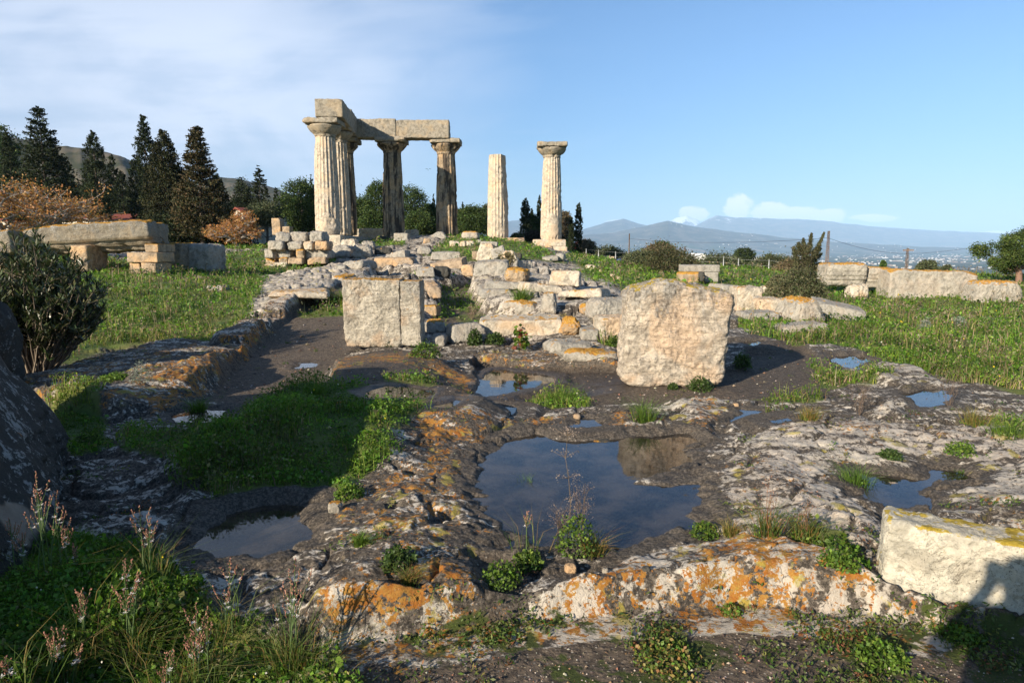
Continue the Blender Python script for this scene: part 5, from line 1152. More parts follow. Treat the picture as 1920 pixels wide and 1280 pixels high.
# --- asphodels of the foreground
def asphodel(label, u, v, top, wp, nst, nleaf, seed, leafh=.30):
    rg = np.random.default_rng(seed); P = hit(u, v); k_ = P[1]/1280/CP; H = (v-top)*k_; Wd = wp*k_*.5
    e = empty('asphodel_plant', P, label, 'wildflower', 'pink budded asphodels of the foreground')
    tuft_parts(e, rg, nleaf, leafh, .05, [(.07,.12,.02), (.10,.15,.03), (.14,.17,.05), (.22,.15,.05)], .0034, .8)
    for i in range(nst):
        a = rg.uniform(0, 6.28); l = Wd*rg.uniform(.1, .7) if i else Wd*.08; hh = H*(rg.uniform(.55, .9) if i else 1)
        lean = np.array([math.cos(a), math.sin(a)*.6, 0])*l; base = np.array([rg.normal(0, .02), rg.normal(0, .02), 0])
        main = [base+lean*f_**1.5+np.array([0, 0, hh*f_]) for f_ in np.linspace(0, 1, 7)]
        mb = MB(); gc = np.array((.13,.19,.07)); mb.tube(main, np.linspace(.0036, .0016, 7), 5, gc); tips = [main]
        for j in range(rg.integers(3, 6)):
            f_ = rg.uniform(.38, .78); q0 = base+lean*f_**1.5+np.array([0, 0, hh*f_]); an = rg.uniform(0, 6.28); bl_ = hh*(1-f_)*rg.uniform(.6, .95)
            o_ = np.array([math.cos(an), math.sin(an), 0])*bl_*.42
            br = [q0+o_*s_**.8+np.array([0, 0, bl_*s_]) for s_ in np.linspace(0, 1, 5)]; mb.tube(br, np.linspace(.0022, .0011, 5), 4, gc); tips.append(br)
        st = mb.build('flower_stalk', M_LEAF, e); bus = []; bu = None; fl = MB(); nf = 0
        for br in tips:
            if bu: bus.append(bu)
            bu = MB()
            t = br[-1]; d = unit(br[-1]-br[-2])
            for b_ in range(rg.integers(7, 13)):
                q = t-d*b_*.0065+rg.normal(0, .0022, 3); an = rg.uniform(0, 6.28); od = unit(d+np.array([math.cos(an), math.sin(an), 0])*.55)
                L = .0085*(1-.02*b_); bu.tube([q, q+od*L*.5, q+od*L], [.0012, .0030, .0008], 5, np.array((.46,.23,.17))*rg.uniform(.75, 1.25))
            if rg.random() < .6:
                q = t-d*rg.uniform(.05, .09); nf += 1; an = rg.uniform(0, 6.28); q = q+np.array([math.cos(an), math.sin(an), .3])*.010
                for p_ in range(6):
                    a2 = p_*1.047+an; dd = np.array([math.cos(a2), math.sin(a2), .55 if p_ % 2 else .2]); tip = q+dd*.0135; s_ = np.cross(dd, (0, 0, 1)); s_ = unit(s_)*.0030
                    fl.add([q, (q+tip)/2+s_, tip, (q+tip)/2-s_], np.array([[0, 1, 2, 3]]), (.80,.74,.72))
        bu.build('flower_spike', M_LEAF, st)
        for bu in bus: bu.build('flower_spike', M_LEAF, st)
        if nf: fl.build('blossoms', M_LEAF, st)
for i, a in enumerate([
 ('tallest widely branched asphodel before the huge dark boulder', 90, 1102, 862, 130, 4, 60), ('asphodel at the far left edge with crowded short stems', 45, 1100, 962, 90, 3, 50),
 ('asphodel right of the tallest one, in front of the dark water rock', 132, 1098, 955, 70, 3, 40), ('single asphodel against the small dark pool', 286, 1090, 938, 60, 3, 90),
 ('asphodel with long leaf tuft in the lower left middle', 248, 1240, 1036, 110, 4, 190), ('asphodel with several spikes left of the bright rock tongue', 385, 1290, 1108, 110, 5, 120),
 ('tall forked asphodel leaning over the dark water edge', 432, 1190, 1034, 70, 2, 70), ('rightmost asphodel with a big golden green leaf tuft on the rock', 547, 1262, 1030, 110, 4, 330),
 ('asphodel spikes at the bottom left corner', 108, 1290, 1160, 90, 4, 60), ('short slender asphodel between the bottom left corner and the leaf tuft', 165, 1210, 1095, 50, 2, 60),
 ('small asphodel cut by the bottom edge of the view', 312, 1310, 1210, 60, 2, 70), ('leaning asphodel at the very bottom left', 30, 1295, 1215, 40, 2, 40),
 ('lone small asphodel by the lower left corner of the big pool', 992, 1034, 950, 40, 1, 30)]):
    asphodel(*a, seed=300+i)
# --- oleander bush at the left
def oleander():
    rg = np.random.default_rng(77); P = PY(70, 700, 9.6); P[2] = zland(P[0], P[1])
    e = empty('oleander_bush', P, 'large dark oleander bush with long narrow leaves at the left edge', 'bush')
    mb = MB(); lv = MB(); tips = []
    for i in range(230):
        a = rg.uniform(0, 6.28); rr = rg.uniform(0, 1)**.6; hh = (2.0-.75*rr**2)*rg.uniform(.45, 1.0); R_ = np.array([math.cos(a)*1.05, math.sin(a)*.85])*rr
        b0 = np.array([math.cos(a)*.25*rr, math.sin(a)*.25*rr, 0]); tp = np.array([R_[0], R_[1], hh])
        pts = [b0*(1-s_)+tp*s_+np.array([rg.normal(0, .02), rg.normal(0, .02), .12*math.sin(3.14*s_)*(1-rr)]) for s_ in np.linspace(0, 1, 6)]
        mb.tube(pts, np.linspace(.013, .005, 6), 5, np.array((.20,.16,.12))*rg.uniform(.6, 1.2)); tips.append((tp, unit(pts[-1]-pts[-2])))
        for j in range(4):
            k = rg.integers(2, 5); q = np.array(pts[k]); t2 = q+np.array([rg.normal(0, .16), rg.normal(0, .16), rg.uniform(.05, .25)]); mb.tube([q, (q+t2)/2+rg.normal(0, .01, 3), t2], [.006, .004, .003], 4, (.17,.14,.10)); tips.append((t2, unit(t2-q)))
    for t, d in tips:
        n = rg.integers(16, 30); s0 = rg.uniform(0, .22, n)[:, None]; an = rg.uniform(0, 6.28, n); od = np.stack([np.cos(an), np.sin(an), rg.uniform(-.2, .9, n)], 1)+d*.7; od = unit(od)
        L = rg.uniform(.07, .14, n); C = t-d*s0+od*L[:, None]*.5; V, F = quads(C, L, rg, 5.0, dirs=od, flat=np.array([0, 0, 1.])); lv.add(V, F, rep(pick([(.035,.055,.018), (.05,.075,.025), (.08,.10,.04), (.03,.042,.016), (.12,.12,.06)], rg, n, .2), 4))
    mb.build('stems', M_BARK, e); lv.build('leaves', leaf_mat('glossy_leaves', .12, .38, .45), e)
oleander()
# ---------------------------------------------------------------- trees and shrubs
CYP = [(.013,.022,.010), (.024,.034,.014), (.040,.048,.020), (.018,.026,.012)]; CYB = [(.04,.040,.018), (.065,.052,.025), (.025,.030,.014), (.085,.060,.028)]
PINE = [(.030,.055,.014), (.05,.08,.02), (.075,.10,.028), (.02,.036,.012)]; OLV = [(.07,.085,.04), (.10,.11,.055), (.05,.06,.03)]; BRN = [(.13,.09,.05), (.10,.08,.045), (.16,.12,.07), (.07,.065,.03)]
def crown_cloud(rg, H, prof, W_, ncl, per, size, style):
    """clump centres on an irregular outline, each a small spray of leaves"""
    hs = rg.uniform(0, 1, ncl*3); pr = np.interp(hs, [p[0] for p in prof], [p[1] for p in prof]); k = rg.random(ncl*3) < pr+.12; hs = hs[k][:ncl]; pr = pr[k][:ncl]; n = len(hs)
    a = rg.uniform(0, 2*np.pi, n); sd = rg.uniform(0, 50)
    lump = 1+.34*pn3(np.cos(a)*1.3+sd, np.sin(a)*1.3, hs*H/W_*.55)+.25*pn3(np.cos(a)*3+sd, np.sin(a)*3, hs*H/W_*1.6)
    if style == 'whorl': lump = lump*(1+.38*pn3(np.cos(a)*1.2+sd, np.sin(a)*1.2, hs*19+0*a))
    rr = W_*pr*(1+(lump-1)*.75)*rg.uniform(.15, 1.0, n)**.5
    C = np.stack([np.cos(a)*rr, np.sin(a)*rr, hs*H], 1)
    out = np.stack([np.cos(a), np.sin(a), np.full(n, 1.6 if style == 'cyp' else .35)], 1); out = unit(out)
    L = W_*(.26 if style == 'cyp' else .27)*rg.uniform(.6, 1.3, n)*(.45+.55*pr)
    if style == 'blob': L = W_*.20*rg.uniform(.6, 1.3, n)
    s_ = rg.normal(0, 1, (n, per, 3)); al = rg.uniform(-.6, 1, (n, per, 1))
    wid = .42 if style != 'blob' else .75
    Q = C[:, None]+out[:, None]*al*L[:, None, None]+s_*L[:, None, None]*wid*(1.05-al*.6)*np.array([1, 1, .8 if style != 'whorl' else .38])
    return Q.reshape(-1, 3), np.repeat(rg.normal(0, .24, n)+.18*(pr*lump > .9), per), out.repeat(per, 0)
TR = {'cyp': [(0,.45),(.05,.75),(.25,1),(.55,.88),(.8,.55),(.95,.25),(1,.05)], 'slim': [(0,.7),(.1,.95),(.4,1),(.75,.85),(.92,.5),(1,.12)], 'con': [(0,.9),(.3,1),(.5,.78),(.7,.55),(.88,.30),(1,.06)],
      'skirt': [(0,1),(.3,1.0),(.45,.85),(.52,.52),(.7,.44),(.85,.28),(1,.05)], 'pine': [(0,.1),(.15,.65),(.4,1),(.7,.92),(.9,.6),(1,.2)], 'bush': [(0,.9),(.3,1),(.7,.8),(1,.3)]}
CG = 'dark conifers standing left of the temple'
def tree(name, label, cat, u, vt, vb, wpx, Y, prof='cyp', pal=CYP, style='cyp', ncl=260, per=42, size=None, group=None, trunk=.06, seed=None, mat=None, zdrop=0, x=None):
    wpx *= .78 if prof == 'slim' and u > 560 else (.86 if group == CG else 1)
    if prof == 'slim' and size is None and u > 560: size = 1.9*Y/1280
    rg = np.random.default_rng(seed if seed is not None else int(u*7+vt)); k_ = Y/1280/CP
    xx = PY(u, vb, Y)[0]; zb = zof(vb, Y); zt_ = zof(vt, Y); zg = zland(xx, Y); z0 = min(zb, zg)
    H = zt_-zb; W_ = wpx*k_; e = empty(name, (xx, Y, z0), label, cat, group)
    size = size or max(2.6*k_, W_*.085)
    t0 = 0 if prof in ('bush', 'skirt', 'slim') else trunk*H
    ncl = int(ncl*1.5); ncl = int(ncl*(1.5 if prof == 'slim' else 1)); Q, br, out = crown_cloud(rg, H-t0, TR[prof], W_, ncl, per, size, style); Q[:, 2] += t0+(zb-z0)
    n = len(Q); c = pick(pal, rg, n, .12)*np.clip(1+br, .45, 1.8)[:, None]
    V, F = quads(Q, size*rg.uniform(.6, 1.35, n), rg, 1.7, .2, dirs=unit(out*.9+rg.normal(0, .7, (n, 3))))
    mb = MB()
    if prof != 'bush':
        h2 = (zb-z0)+H*.93; mb.tube([(0, 0, -.3), (W_*.04, 0, h2*.4), (0, W_*.03, h2)], [max(.1, W_*.10), W_*.07, W_*.015], 7, (.11,.085,.065))
        for i in range(14):
            f_ = rg.uniform(.2, .85); a = rg.uniform(0, 6.28); r_ = W_*np.interp(f_, [p[0] for p in TR[prof]], [p[1] for p in TR[prof]])*.75; q = np.array([0, 0, h2*f_]); mb.tube([q, q+np.array([math.cos(a)*r_, math.sin(a)*r_, r_*.5])], [W_*.03, W_*.01], 4, (.11,.085,.065))
        mb.build('trunk', M_BARK, e)
    else:
        for i in range(40):
            a = rg.uniform(0, 6.28); r_ = W_*rg.uniform(.2, .85); mb.tube([(0, 0, -.05), (math.cos(a)*r_*.5, math.sin(a)*r_*.5, H*.4), (math.cos(a)*r_, math.sin(a)*r_, H*rg.uniform(.5, .9))], [W_*.02, W_*.012, W_*.005], 4, (.16,.12,.09))
        mb.build('stems', M_BARK, e)
    MB().add(V, F, rep(c, 4)).build('crown', mat or M_DARKLEAF, e); return e
CG = 'dark conifers standing left of the temple'
for a in [
 ('narrow dark cypress at the far left before the hill', 30, 248, 430, 15, 72, 'slim', CYP, 'cyp', 160, 36),
 ('ragged tall conifer with outstretched branches, second from the left', 92, 202, 430, 48, 62, 'con', CYP, 'whorl', 330, 44),
 ('small dark cypress right of the ragged tall conifer', 136, 296, 425, 18, 76, 'cyp', CYP, 'cyp', 130, 34),
 ('irregular pointed conifer left of the long red roof', 187, 247, 425, 29, 61, 'cyp', CYP, 'cyp', 260, 44),
 ('thin cypress just right of the irregular pointed conifer', 219, 290, 425, 11, 80, 'slim', CYP, 'cyp', 110, 30),
 ('low rounded conifer behind the right end of the long red roof', 234, 322, 425, 22, 76, 'cyp', CYP, 'cyp', 150, 36),
 ('tallest slender cypress of the left group', 283, 217, 435, 20, 67, 'slim', CYP, 'cyp', 260, 42),
 ('dark cypress leaning against the tallest one on its left', 262, 288, 435, 19, 69, 'cyp', CYP, 'cyp', 180, 36),
 ('broad dull green conifer right of the tallest cypress', 318, 246, 450, 46, 57, 'con', [(.03,.034,.014), (.05,.046,.02), (.02,.026,.012)], 'cyp', 420, 46),
 ('big conifer with a brownish tapering top and wide dark skirt', 380, 236, 450, 52, 55, 'skirt', CYB, 'whorl', 460, 46),
 ('dark tree filling the gap between the two widest conifers', 350, 318, 450, 34, 60, 'con', CYP, 'cyp', 260, 40),
 ('dark bushy conifer at the right flank of the brownish topped one', 412, 328, 448, 30, 59, 'con', CYP, 'cyp', 240, 40),
 ('feathery lone cypress behind the small orange tree', 490, 309, 425, 17, 86, 'cyp', CYP, 'whorl', 170, 36),
 ('broad dark tree left of the feathery lone cypress', 458, 333, 425, 27, 90, 'con', CYP, 'blob', 200, 36),
 ('tiny distant cypress left of the green pine', 520, 352, 412, 6, 120, 'slim', CYP, 'cyp', 60, 24),
 ('second tiny distant cypress nearer to the green pine', 532, 362, 412, 6, 118, 'slim', CYP, 'cyp', 60, 24)]:
    lb, u, vt, vb, w, Y, pf, pal, stl, nc, pe = a; tree('cypress_tree' if stl == 'cyp' else 'conifer_tree', lb, 'tree', u, vt, vb, w, Y, pf, pal, stl, nc, pe, group=CG)
for lb, u, vt, vb, w, Y, pal in [
 ('pale green tree at the far left edge before the hill', 8, 238, 420, 42, 85, PINE), ('bushy green pine left of the nearest column', 567, 340, 446, 36, 64, PINE), ('dark pine crown just left of the nearest column foot', 590, 372, 448, 26, 70, PINE),
 ('pine between the corner column and the third column', 678, 374, 446, 24, 72, PINE), ('tall round headed pine left of the dark stained column', 712, 341, 446, 27, 68, PINE), ('low bushy pine left of the dark stained column', 700, 400, 448, 24, 62, PINE),
 ('large pine right of the dark stained column', 772, 352, 448, 30, 66, PINE), ('pine touching the black streaked column on its left', 806, 385, 448, 26, 68, PINE), ('lower pine in front of the large pine', 785, 400, 448, 26, 62, PINE),
 ('round pine left of the broken column', 888, 390, 450, 32, 66, PINE), ('dark pine right behind the black streaked column', 860, 394, 448, 20, 72, PINE), ('olive green tree behind the broken column', 915, 384, 448, 16, 80, OLV),
 ('bushy green tree between the two cypresses right of the broken column', 1001, 404, 458, 17, 62, PINE), ('bleached brownish tree just right of the single column', 1058, 398, 462, 15, 66, BRN), ('grey tree behind the feathery cypress', 500, 382, 428, 30, 80, OLV),
 ('small round pine beyond the shrubs right of the columns', 1240, 456, 505, 22, 60, PINE), ('dark bushy pine beside the white house', 1394, 467, 512, 20, 75, [(.025,.04,.014), (.04,.055,.02)]), ('small dark tree right of the white house', 1441, 478, 510, 9, 75, PINE)]:
    tree('pine_tree' if pal is PINE else 'broadleaf_tree', lb, 'tree', u, vt, vb, w, Y, 'pine', pal, 'blob', 300 if w > 20 else 170, 34, group='green trees round the temple', trunk=.12)
for lb, u, vt, vb, w, Y in [
 ('dark cypress between the broken column and the single column', 985, 372, 458, 12, 60), ('short cypress top beside the dark cypress', 997, 391, 458, 6, 66), ('slim cypress half hidden by the single column', 1011, 366, 458, 6, 62),
 ('shorter of the two slim cypresses right of the single column', 1071, 407, 478, 7, 60), ('taller of the two slim cypresses right of the single column', 1084, 380, 478, 9.5, 58),
 ('tiny spire of a distant cypress between the third and fourth columns, left', 814, 364, 440, 5, 95), ('tiny distant cypress spire right of the black streaked column', 868, 379, 440, 4, 100), ('tiny distant cypress spire right beside the last', 875, 385, 440, 3.5, 104),
 ('distant cypress spire right of the corner column', 668, 348, 440, 4, 95), ('second distant cypress spire right of the corner column', 677, 362, 440, 4, 97), ('distant ragged cypress left of the nearest column', 587, 328, 440, 7, 90)]:
    tree('cypress_tree', lb, 'tree', u, vt, vb, w, Y, 'slim', CYP, 'cyp', 170 if Y < 70 else 70, 36, group='slim cypresses round the temple')
# right hand side
def gnarled():
    rg = np.random.default_rng(8); Y = 33; k_ = Y/1280/CP; P = PY(1513, 514, Y); P[2] = min(P[2], zland(P[0], Y)); e = empty('gnarled_cypress', P, 'gnarled grey green cypress with windswept pointed tips by the fence', 'tree')
    mb = MB(); lv = MB(); mb.tube([(0, 0, -.2), (-.05, 0, .5), (0, .02, 1.1)], [.10, .08, .05], 7, (.12,.09,.07))
    PLM = [(-.55,.75,-.75,1.45,.24),(-.3,1.1,-.45,1.65,.22),(-.05,1.2,.02,2.08,.15),(.25,1.15,.62,2.12,.13),(.1,.9,.42,1.60,.2),(-.45,.3,-.72,.85,.24),(.2,.6,.72,1.12,.18),(.1,.35,.66,.70,.20),(-.1,.5,-.2,1.2,.3),(.3,.9,.7,1.38,.14),(-.6,.2,-.62,.5,.22),(.1,.2,.2,.6,.28),(-.2,1.3,-.28,1.85,.13)]
    for x0, z0, x1, z1, r_ in PLM:
        y0 = rg.uniform(-.3, .3); mb.tube([(0, 0, .4), (x0*.7, y0, z0), (x1, y0, z1-.05)], [.05, .03, .01], 5, (.12,.09,.07))
        for s_ in np.linspace(0, 1, 16):
            c0 = np.array([x0+(x1-x0)*s_, y0, z0+(z1-z0)*s_]); rr = r_*(1.15-.85*s_)*rg.uniform(.7, 1.25); n = 85
            q = c0+rg.normal(0, .5, (n, 3))*rr*np.array([1, 1, .8]); d = unit(np.array([x1-x0, 0, z1-z0])+rg.normal(0, .5, (n, 3)))
            V, F = quads(q, rg.uniform(.05, .10, n), rg, 2.2, dirs=d); lv.add(V, F, rep(pick([(.055,.06,.028), (.085,.085,.04), (.035,.042,.02), (.10,.085,.045)], rg, n, .15)*(1+rg.normal(0, .22)), 4))
    mb.build('trunk', M_BARK, e); lv.build('crown', M_DARKLEAF, e)
gnarled()
def umbrella_pine():
    rg = np.random.default_rng(4); Y = 26.5; P = PY(1908, 562, Y); P[2] = zland(P[0], Y)-.1; k_ = Y/1280/CP
    e = empty('umbrella_pine', P, 'spreading pine with flat clumped crown at the right edge', 'tree'); mb = MB(); lv = MB()
    ctr = [(-1.30,1.75,.42),(-.95,2.15,.45),(-.4,2.25,.5),(.2,2.2,.5),(-.75,1.45,.45),(-.2,1.5,.45),(.5,1.7,.6),(1.1,2.0,.7),(1.6,1.5,.6),(-1.05,1.15,.32),(-.5,.95,.30),(-.1,1.0,.3),(.9,1.2,.5),(.2,2.65,.28)]
    mb.tube([(0, 0, -.2), (-.05, 0, .5), (-.22, .05, 1.1), (-.3, .05, 1.7)], [.13, .11, .10, .06], 8, (.20,.12,.085))
    for cx_, cz_, r_ in ctr:
        cz_ *= .76; r_ *= .92
        cy_ = rg.uniform(-.5, .5); mb.tube([(-.1, 0, .7), (cx_*.5, cy_*.5, cz_*.72), (cx_, cy_, cz_)], [.06, .04, .015], 5, (.20,.12,.085))
        for s in range(26):
            q = unit(rg.normal(size=3))*r_*rg.uniform(.5, 1)*np.array([1, 1, .72]); c0 = np.array([cx_, cy_, cz_])+q; n = 60
            Q = c0+rg.normal(0, .085, (n, 3)); V, F = quads(Q, rg.uniform(.06, .12, n), rg, 3.2, .6); lv.add(V, F, rep(pick([(.035,.06,.012), (.06,.09,.018), (.09,.115,.03), (.025,.04,.012)], rg, n, .15)*(1+rg.normal(0, .2)), 4))
    mb.build('trunk', M_BARK, e); lv.build('crown', M_DARKLEAF, e)
umbrella_pine()
for lb, u, vt, vb, w, Y, pal in [
 ('large dense shrub before the fence, left of the resting slab', 1255, 468, 520, 50, 31, [(.06,.06,.028), (.09,.08,.04), (.045,.055,.022)]), ('shrub joining the large dense one on its left', 1200, 474, 504, 32, 38, OLV),
 ('grey green thorny shrub in the right meadow behind the stone row', 1500, 508, 570, 44, 19, [(.085,.09,.045), (.12,.11,.06), (.06,.075,.03)]), ('second part of the thorny shrub on its left', 1460, 518, 562, 22, 19.6, [(.085,.09,.045), (.12,.11,.06)]),
 ('low dark scrub left of the thorny shrub along the fence', 1450, 484, 512, 40, 46, OLV), ('brown leafless bush behind the large dense shrub', 1235, 462, 500, 40, 52, BRN), ('brownish scrub under the gnarled cypress', 1490, 490, 520, 34, 38, BRN),
 ('dark scrub right of the two slim cypresses', 1100, 452, 478, 16, 70, BRN), ('low green scrub beyond the fence near the blue car', 1135, 468, 488, 34, 60, OLV), ('dark hedge at the foot of the slim cypresses', 1062, 452, 478, 16, 64, DKG),
 ('olive scrub beyond the fence in the middle of the right side', 1345, 480, 508, 40, 62, OLV), ('round olive tree behind the long rough beam', 1737, 490, 520, 18, 42, OLV), ('second olive tree right behind the long rough beam', 1773, 499, 524, 12, 40, OLV), ('tiny dark tree behind the moulded cornices', 1655, 489, 510, 5, 60, DKG),
 ('dark undergrowth under the cypress near the broken column', 1000, 436, 462, 18, 58, [(.05,.045,.035), (.03,.03,.02)]), ('undergrowth at the foot of the single column base', 970, 440, 462, 14, 57, OLV)]:
    tree('shrub', lb, 'shrub', u, vt, vb, w, Y, 'bush', pal, 'blob', 220, 36, size=max(.05, Y*.0024), group='scrub right of the temple')
for lb, u, vt, vb, w, Y in [('dark undergrowth at the foot of the left conifers', 330, 408, 462, 60, 56), ('dark undergrowth right of the red roofs', 420, 412, 462, 50, 58), ('dense trees behind the left end of the red roof', 60, 330, 430, 70, 84), ('dense trees behind the middle of the red roof', 165, 350, 430, 60, 84), ('dense trees between the tallest cypress and the roof', 250, 360, 440, 50, 82),
   ('scrub behind the foundation wall', 600, 410, 450, 50, 76), ('dense green behind the rubble wall', 700, 410, 448, 60, 72), ('dense green behind the black streaked column', 820, 418, 448, 60, 74), ('trees behind the small orange tree', 470, 380, 440, 50, 95)]:
    tree('thicket', lb, 'trees', u, vt, vb, w, Y, 'bush', CYP if u < 500 else PINE, 'blob', 330, 36, size=Y*.003, group='thickets under the trees')
# --- autumn trees with bare grey limbs and orange leaves
def autumn(label, u, v, Y, hp, wp, seed, nl, size, pale):
    rg = np.random.default_rng(seed); P = PY(u, v, Y); k_ = Y/1280/CP; H, W_ = hp*k_, wp*k_*.5; zg = zland(P[0], Y); P[2] = min(P[2], zg+.05)
    e = empty('autumn_tree', P, label, 'tree'); mb = MB(); tips = []
    def grow(p, d, L, r, dep):
        pts = [p]; q = p
        for i in range(4):
            d = unit(d+rg.normal(0, .16, 3)); q = q+d*L/4; pts.append(q)
        mb.tube(pts, np.linspace(r, r*.62, 5), 6 if dep < 2 else 4, np.array(pale)*rg.uniform(.8, 1.1))
        if dep >= 4: tips.append(q); return
        if dep >= 2: tips.append(q)
        for i in range(rg.integers(3, 5)):
            a = rg.uniform(0, 6.28); nd = unit(d*.75+np.array([math.cos(a)*1.0, math.sin(a)*1.0, rg.uniform(-.05, .45)])*.85); nd[2] = nd[2]*.7+.06
            grow(pts[rg.integers(2, 5)], unit(nd), L*rg.uniform(.6, .85), r*.55, dep+1)
    for i in range(5):
        a = i*1.256+rg.uniform(-.3, .3); grow(np.array([0, 0, H*.22]), unit(np.array([math.cos(a)*1.1, math.sin(a)*1.1, .9])), W_*.42, H*.028, 0)
    tips = np.array(tips); sc_ = np.array([W_/np.percentile(np.abs(tips[:, 0]), 97), W_/np.percentile(np.abs(tips[:, 1]), 97), 1]); zs = H/np.percentile(tips[:, 2], 98)
    mb.V = [v_*np.array([sc_[0], sc_[1], zs]) for v_ in mb.V]; tips = tips*np.array([sc_[0], sc_[1], zs])
    mb.tube([(0, 0, -.3), (.02, 0, H*.12), (0, 0, H*.25*zs)], [H*.045, H*.036, H*.03], 8, pale)
    mb.build('trunk', M_BARK, e)
    Q = np.repeat(tips, nl, 0)+rg.normal(0, W_*.050, (len(tips)*nl, 3))*np.array([1, 1, .6]); n = len(Q); keep = rg.random(n) < .8; Q = Q[keep]; n = len(Q)
    V, F = quads(Q, size*rg.uniform(.6, 1.4, n), rg, 1.5, -.4); MB().add(V, F, rep(pick([(.34,.15,.05), (.42,.20,.07), (.26,.11,.04), (.46,.26,.11)], rg, n, .18), 4)).build('crown', M_LEAF, e)
autumn('wide autumn tree with bare grey limbs and orange leaves at the left edge', 18, 440, 29, 128, 280, 5, 12, .095, (.33,.30,.27))
autumn('small round autumn tree with orange leaves left of the foundation wall', 446, 480, 47, 76, 100, 9, 9, .11, (.33,.30,.27))
# ---------------------------------------------------------------- houses, fence, poles, car, photographer
def roof_mat():
    m, b = newmat('clay_tiles'); O = b.n('ShaderNodeTexCoord').outputs['Object']; w = b.n('ShaderNodeTexWave', bands_direction='X', i={'Vector': O, 'Scale': 1.1, 'Distortion': .3}).outputs[1]
    c = b.mix(b.noise(O, 2.5, 5, .7), (.20,.05,.03), (.34,.10,.06)); finish(b, b.mix(b.m('MULTIPLY', w, .6), c, (.10,.025,.02)), .8, bump=w, dist=.06); return m
M_ROOF = roof_mat(); M_PLA = flatmat('plaster', (.62,.55,.44)); M_WHI = flatmat('white_wall', (.72,.71,.68)); M_BRI = flatmat('brick_wall', (.52,.36,.24), var=.25); M_DK = flatmat('dark_glass', (.03,.035,.04), .25); M_MET = flatmat('galvanised', (.45,.46,.46), .5); M_WOOD = flatmat('weathered_pole', (.20,.14,.10)); M_RED = flatmat('red_cloth', (.60,.05,.05)); M_BLUE = flatmat('blue_paint', (.04,.07,.22), .35, spec=.5); M_ORA = flatmat('orange_roof', (.62,.25,.08)); M_GRY = flatmat('grey_roof', (.30,.31,.33))
def house(label, u, vr, ve, vb, wp, Y, dep=6, wall=None, roof=None, yaw=0, hip=.5, wins=((-.3, .5), (.3, .5)), gable=False, group=None, flat=False):
    k_ = Y/1280/CP; x = PY(u, 450, Y)[0]; zr_, ze, zb_ = zof(vr, Y), zof(ve, Y), min(zof(vb, Y), zland(x, Y))-.3; W_ = wp*k_/2
    e = empty('house', (x, Y+dep/2, zb_), label, 'house', group, R(yaw)); D = dep/2; he, hr = ze-zb_, zr_-zb_
    wl = MB().box(-W_, -D, 0, W_, D, he)
    if gable: wl.add([(-W_, -D+.003, he), (W_, -D+.003, he), (0, -D+.003, hr-.05), (-W_, D-.003, he), (W_, D-.003, he), (0, D-.003, hr-.05)], [np.array([[0, 1, 2], [4, 3, 5]])])
    wl.build('wall', wall or M_PLA, e, smooth=False)
    o = .35
    if flat: rf = MB().box(-W_-.15, -D-.15, he+.003, W_+.15, D+.15, hr)
    elif gable:
        rf = MB(); t = .16
        for s in (-1, 1): rf.add([(0, -D-o, hr), (s*(W_+o), -D-o, he-.1), (s*(W_+o), D+o, he-.1), (0, D+o, hr), (0, -D-o, hr+t), (s*(W_+o), -D-o, he-.1+t), (s*(W_+o), D+o, he-.1+t), (0, D+o, hr+t)], np.array([(0, 1, 2, 3), (7, 6, 5, 4), (0, 4, 5, 1), (3, 2, 6, 7), (1, 5, 6, 2), (0, 3, 7, 4)]))
    else:
        rx = W_-hip*D; rf = MB().add([(-W_-o, -D-o, he), (W_+o, -D-o, he), (W_+o, D+o, he), (-W_-o, D+o, he), (-rx, 0, hr), (rx, 0, hr)], [np.array([[0, 1, 5, 4], [2, 3, 4, 5]]), np.array([[1, 2, 5], [3, 0, 4]])]); rf.add([(-W_-o, -D-o, he), (W_+o, -D-o, he), (W_+o, D+o, he), (-W_-o, D+o, he)], np.array([[3, 2, 1, 0]]))
    rf.build('roof', roof or M_ROOF, e, smooth=False)
    for fx, fz in wins:
        w = min(.5, W_*.22); f_ = MB()
        x0, z0, hh = fx*W_, fz*he, min(.6, he*.16)
        for q in ((x0-w, -D-.06, z0-hh, x0+w, -D-.002, z0-hh+.08), (x0-w, -D-.06, z0+hh-.08, x0+w, -D-.002, z0+hh), (x0-w, -D-.06, z0-hh+.08, x0-w+.08, -D-.002, z0+hh-.08), (x0+w-.08, -D-.06, z0-hh+.08, x0+w, -D-.002, z0+hh-.08)): f_.box(*q)
        wi = f_.build('window', M_GRY, e, smooth=False); MB().box(x0-w+.08, -D-.03, z0-hh+.08, x0+w-.08, -D-.003, z0+hh-.08).build('pane', M_DK, wi, smooth=False)
    return e
HG = 'houses round the site'
house('long low house with red tiled hip roof behind the cornice', 196, 397, 412, 450, 150, 68, 9, group=HG, wins=((-.7, .7), (-.3, .7), (.2, .7), (.6, .7)))
house('small red roof showing above the long red roof', 234, 387, 398, 440, 40, 80, 6, group=HG)
house('pale gabled house behind the small autumn tree', 474, 391, 402, 440, 44, 78, 8, M_PLA, gable=True, group=HG, yaw=-25)
house('white house corner glimpsed through the autumn tree', 158, 380, 386, 430, 22, 82, 6, M_WHI, group=HG, flat=True, wins=())
house('pale house wall behind the trunk of the wide autumn tree', 5, 410, 415, 450, 26, 60, 6, M_PLA, flat=True, group=HG, wins=((.3, .6),))
house('house with bright red roof right of the slim cypresses', 1095, 453, 466, 500, 26, 88, 9, M_PLA, flatmat('bright_tiles', (.5,.07,.05)), group=HG, gable=True)
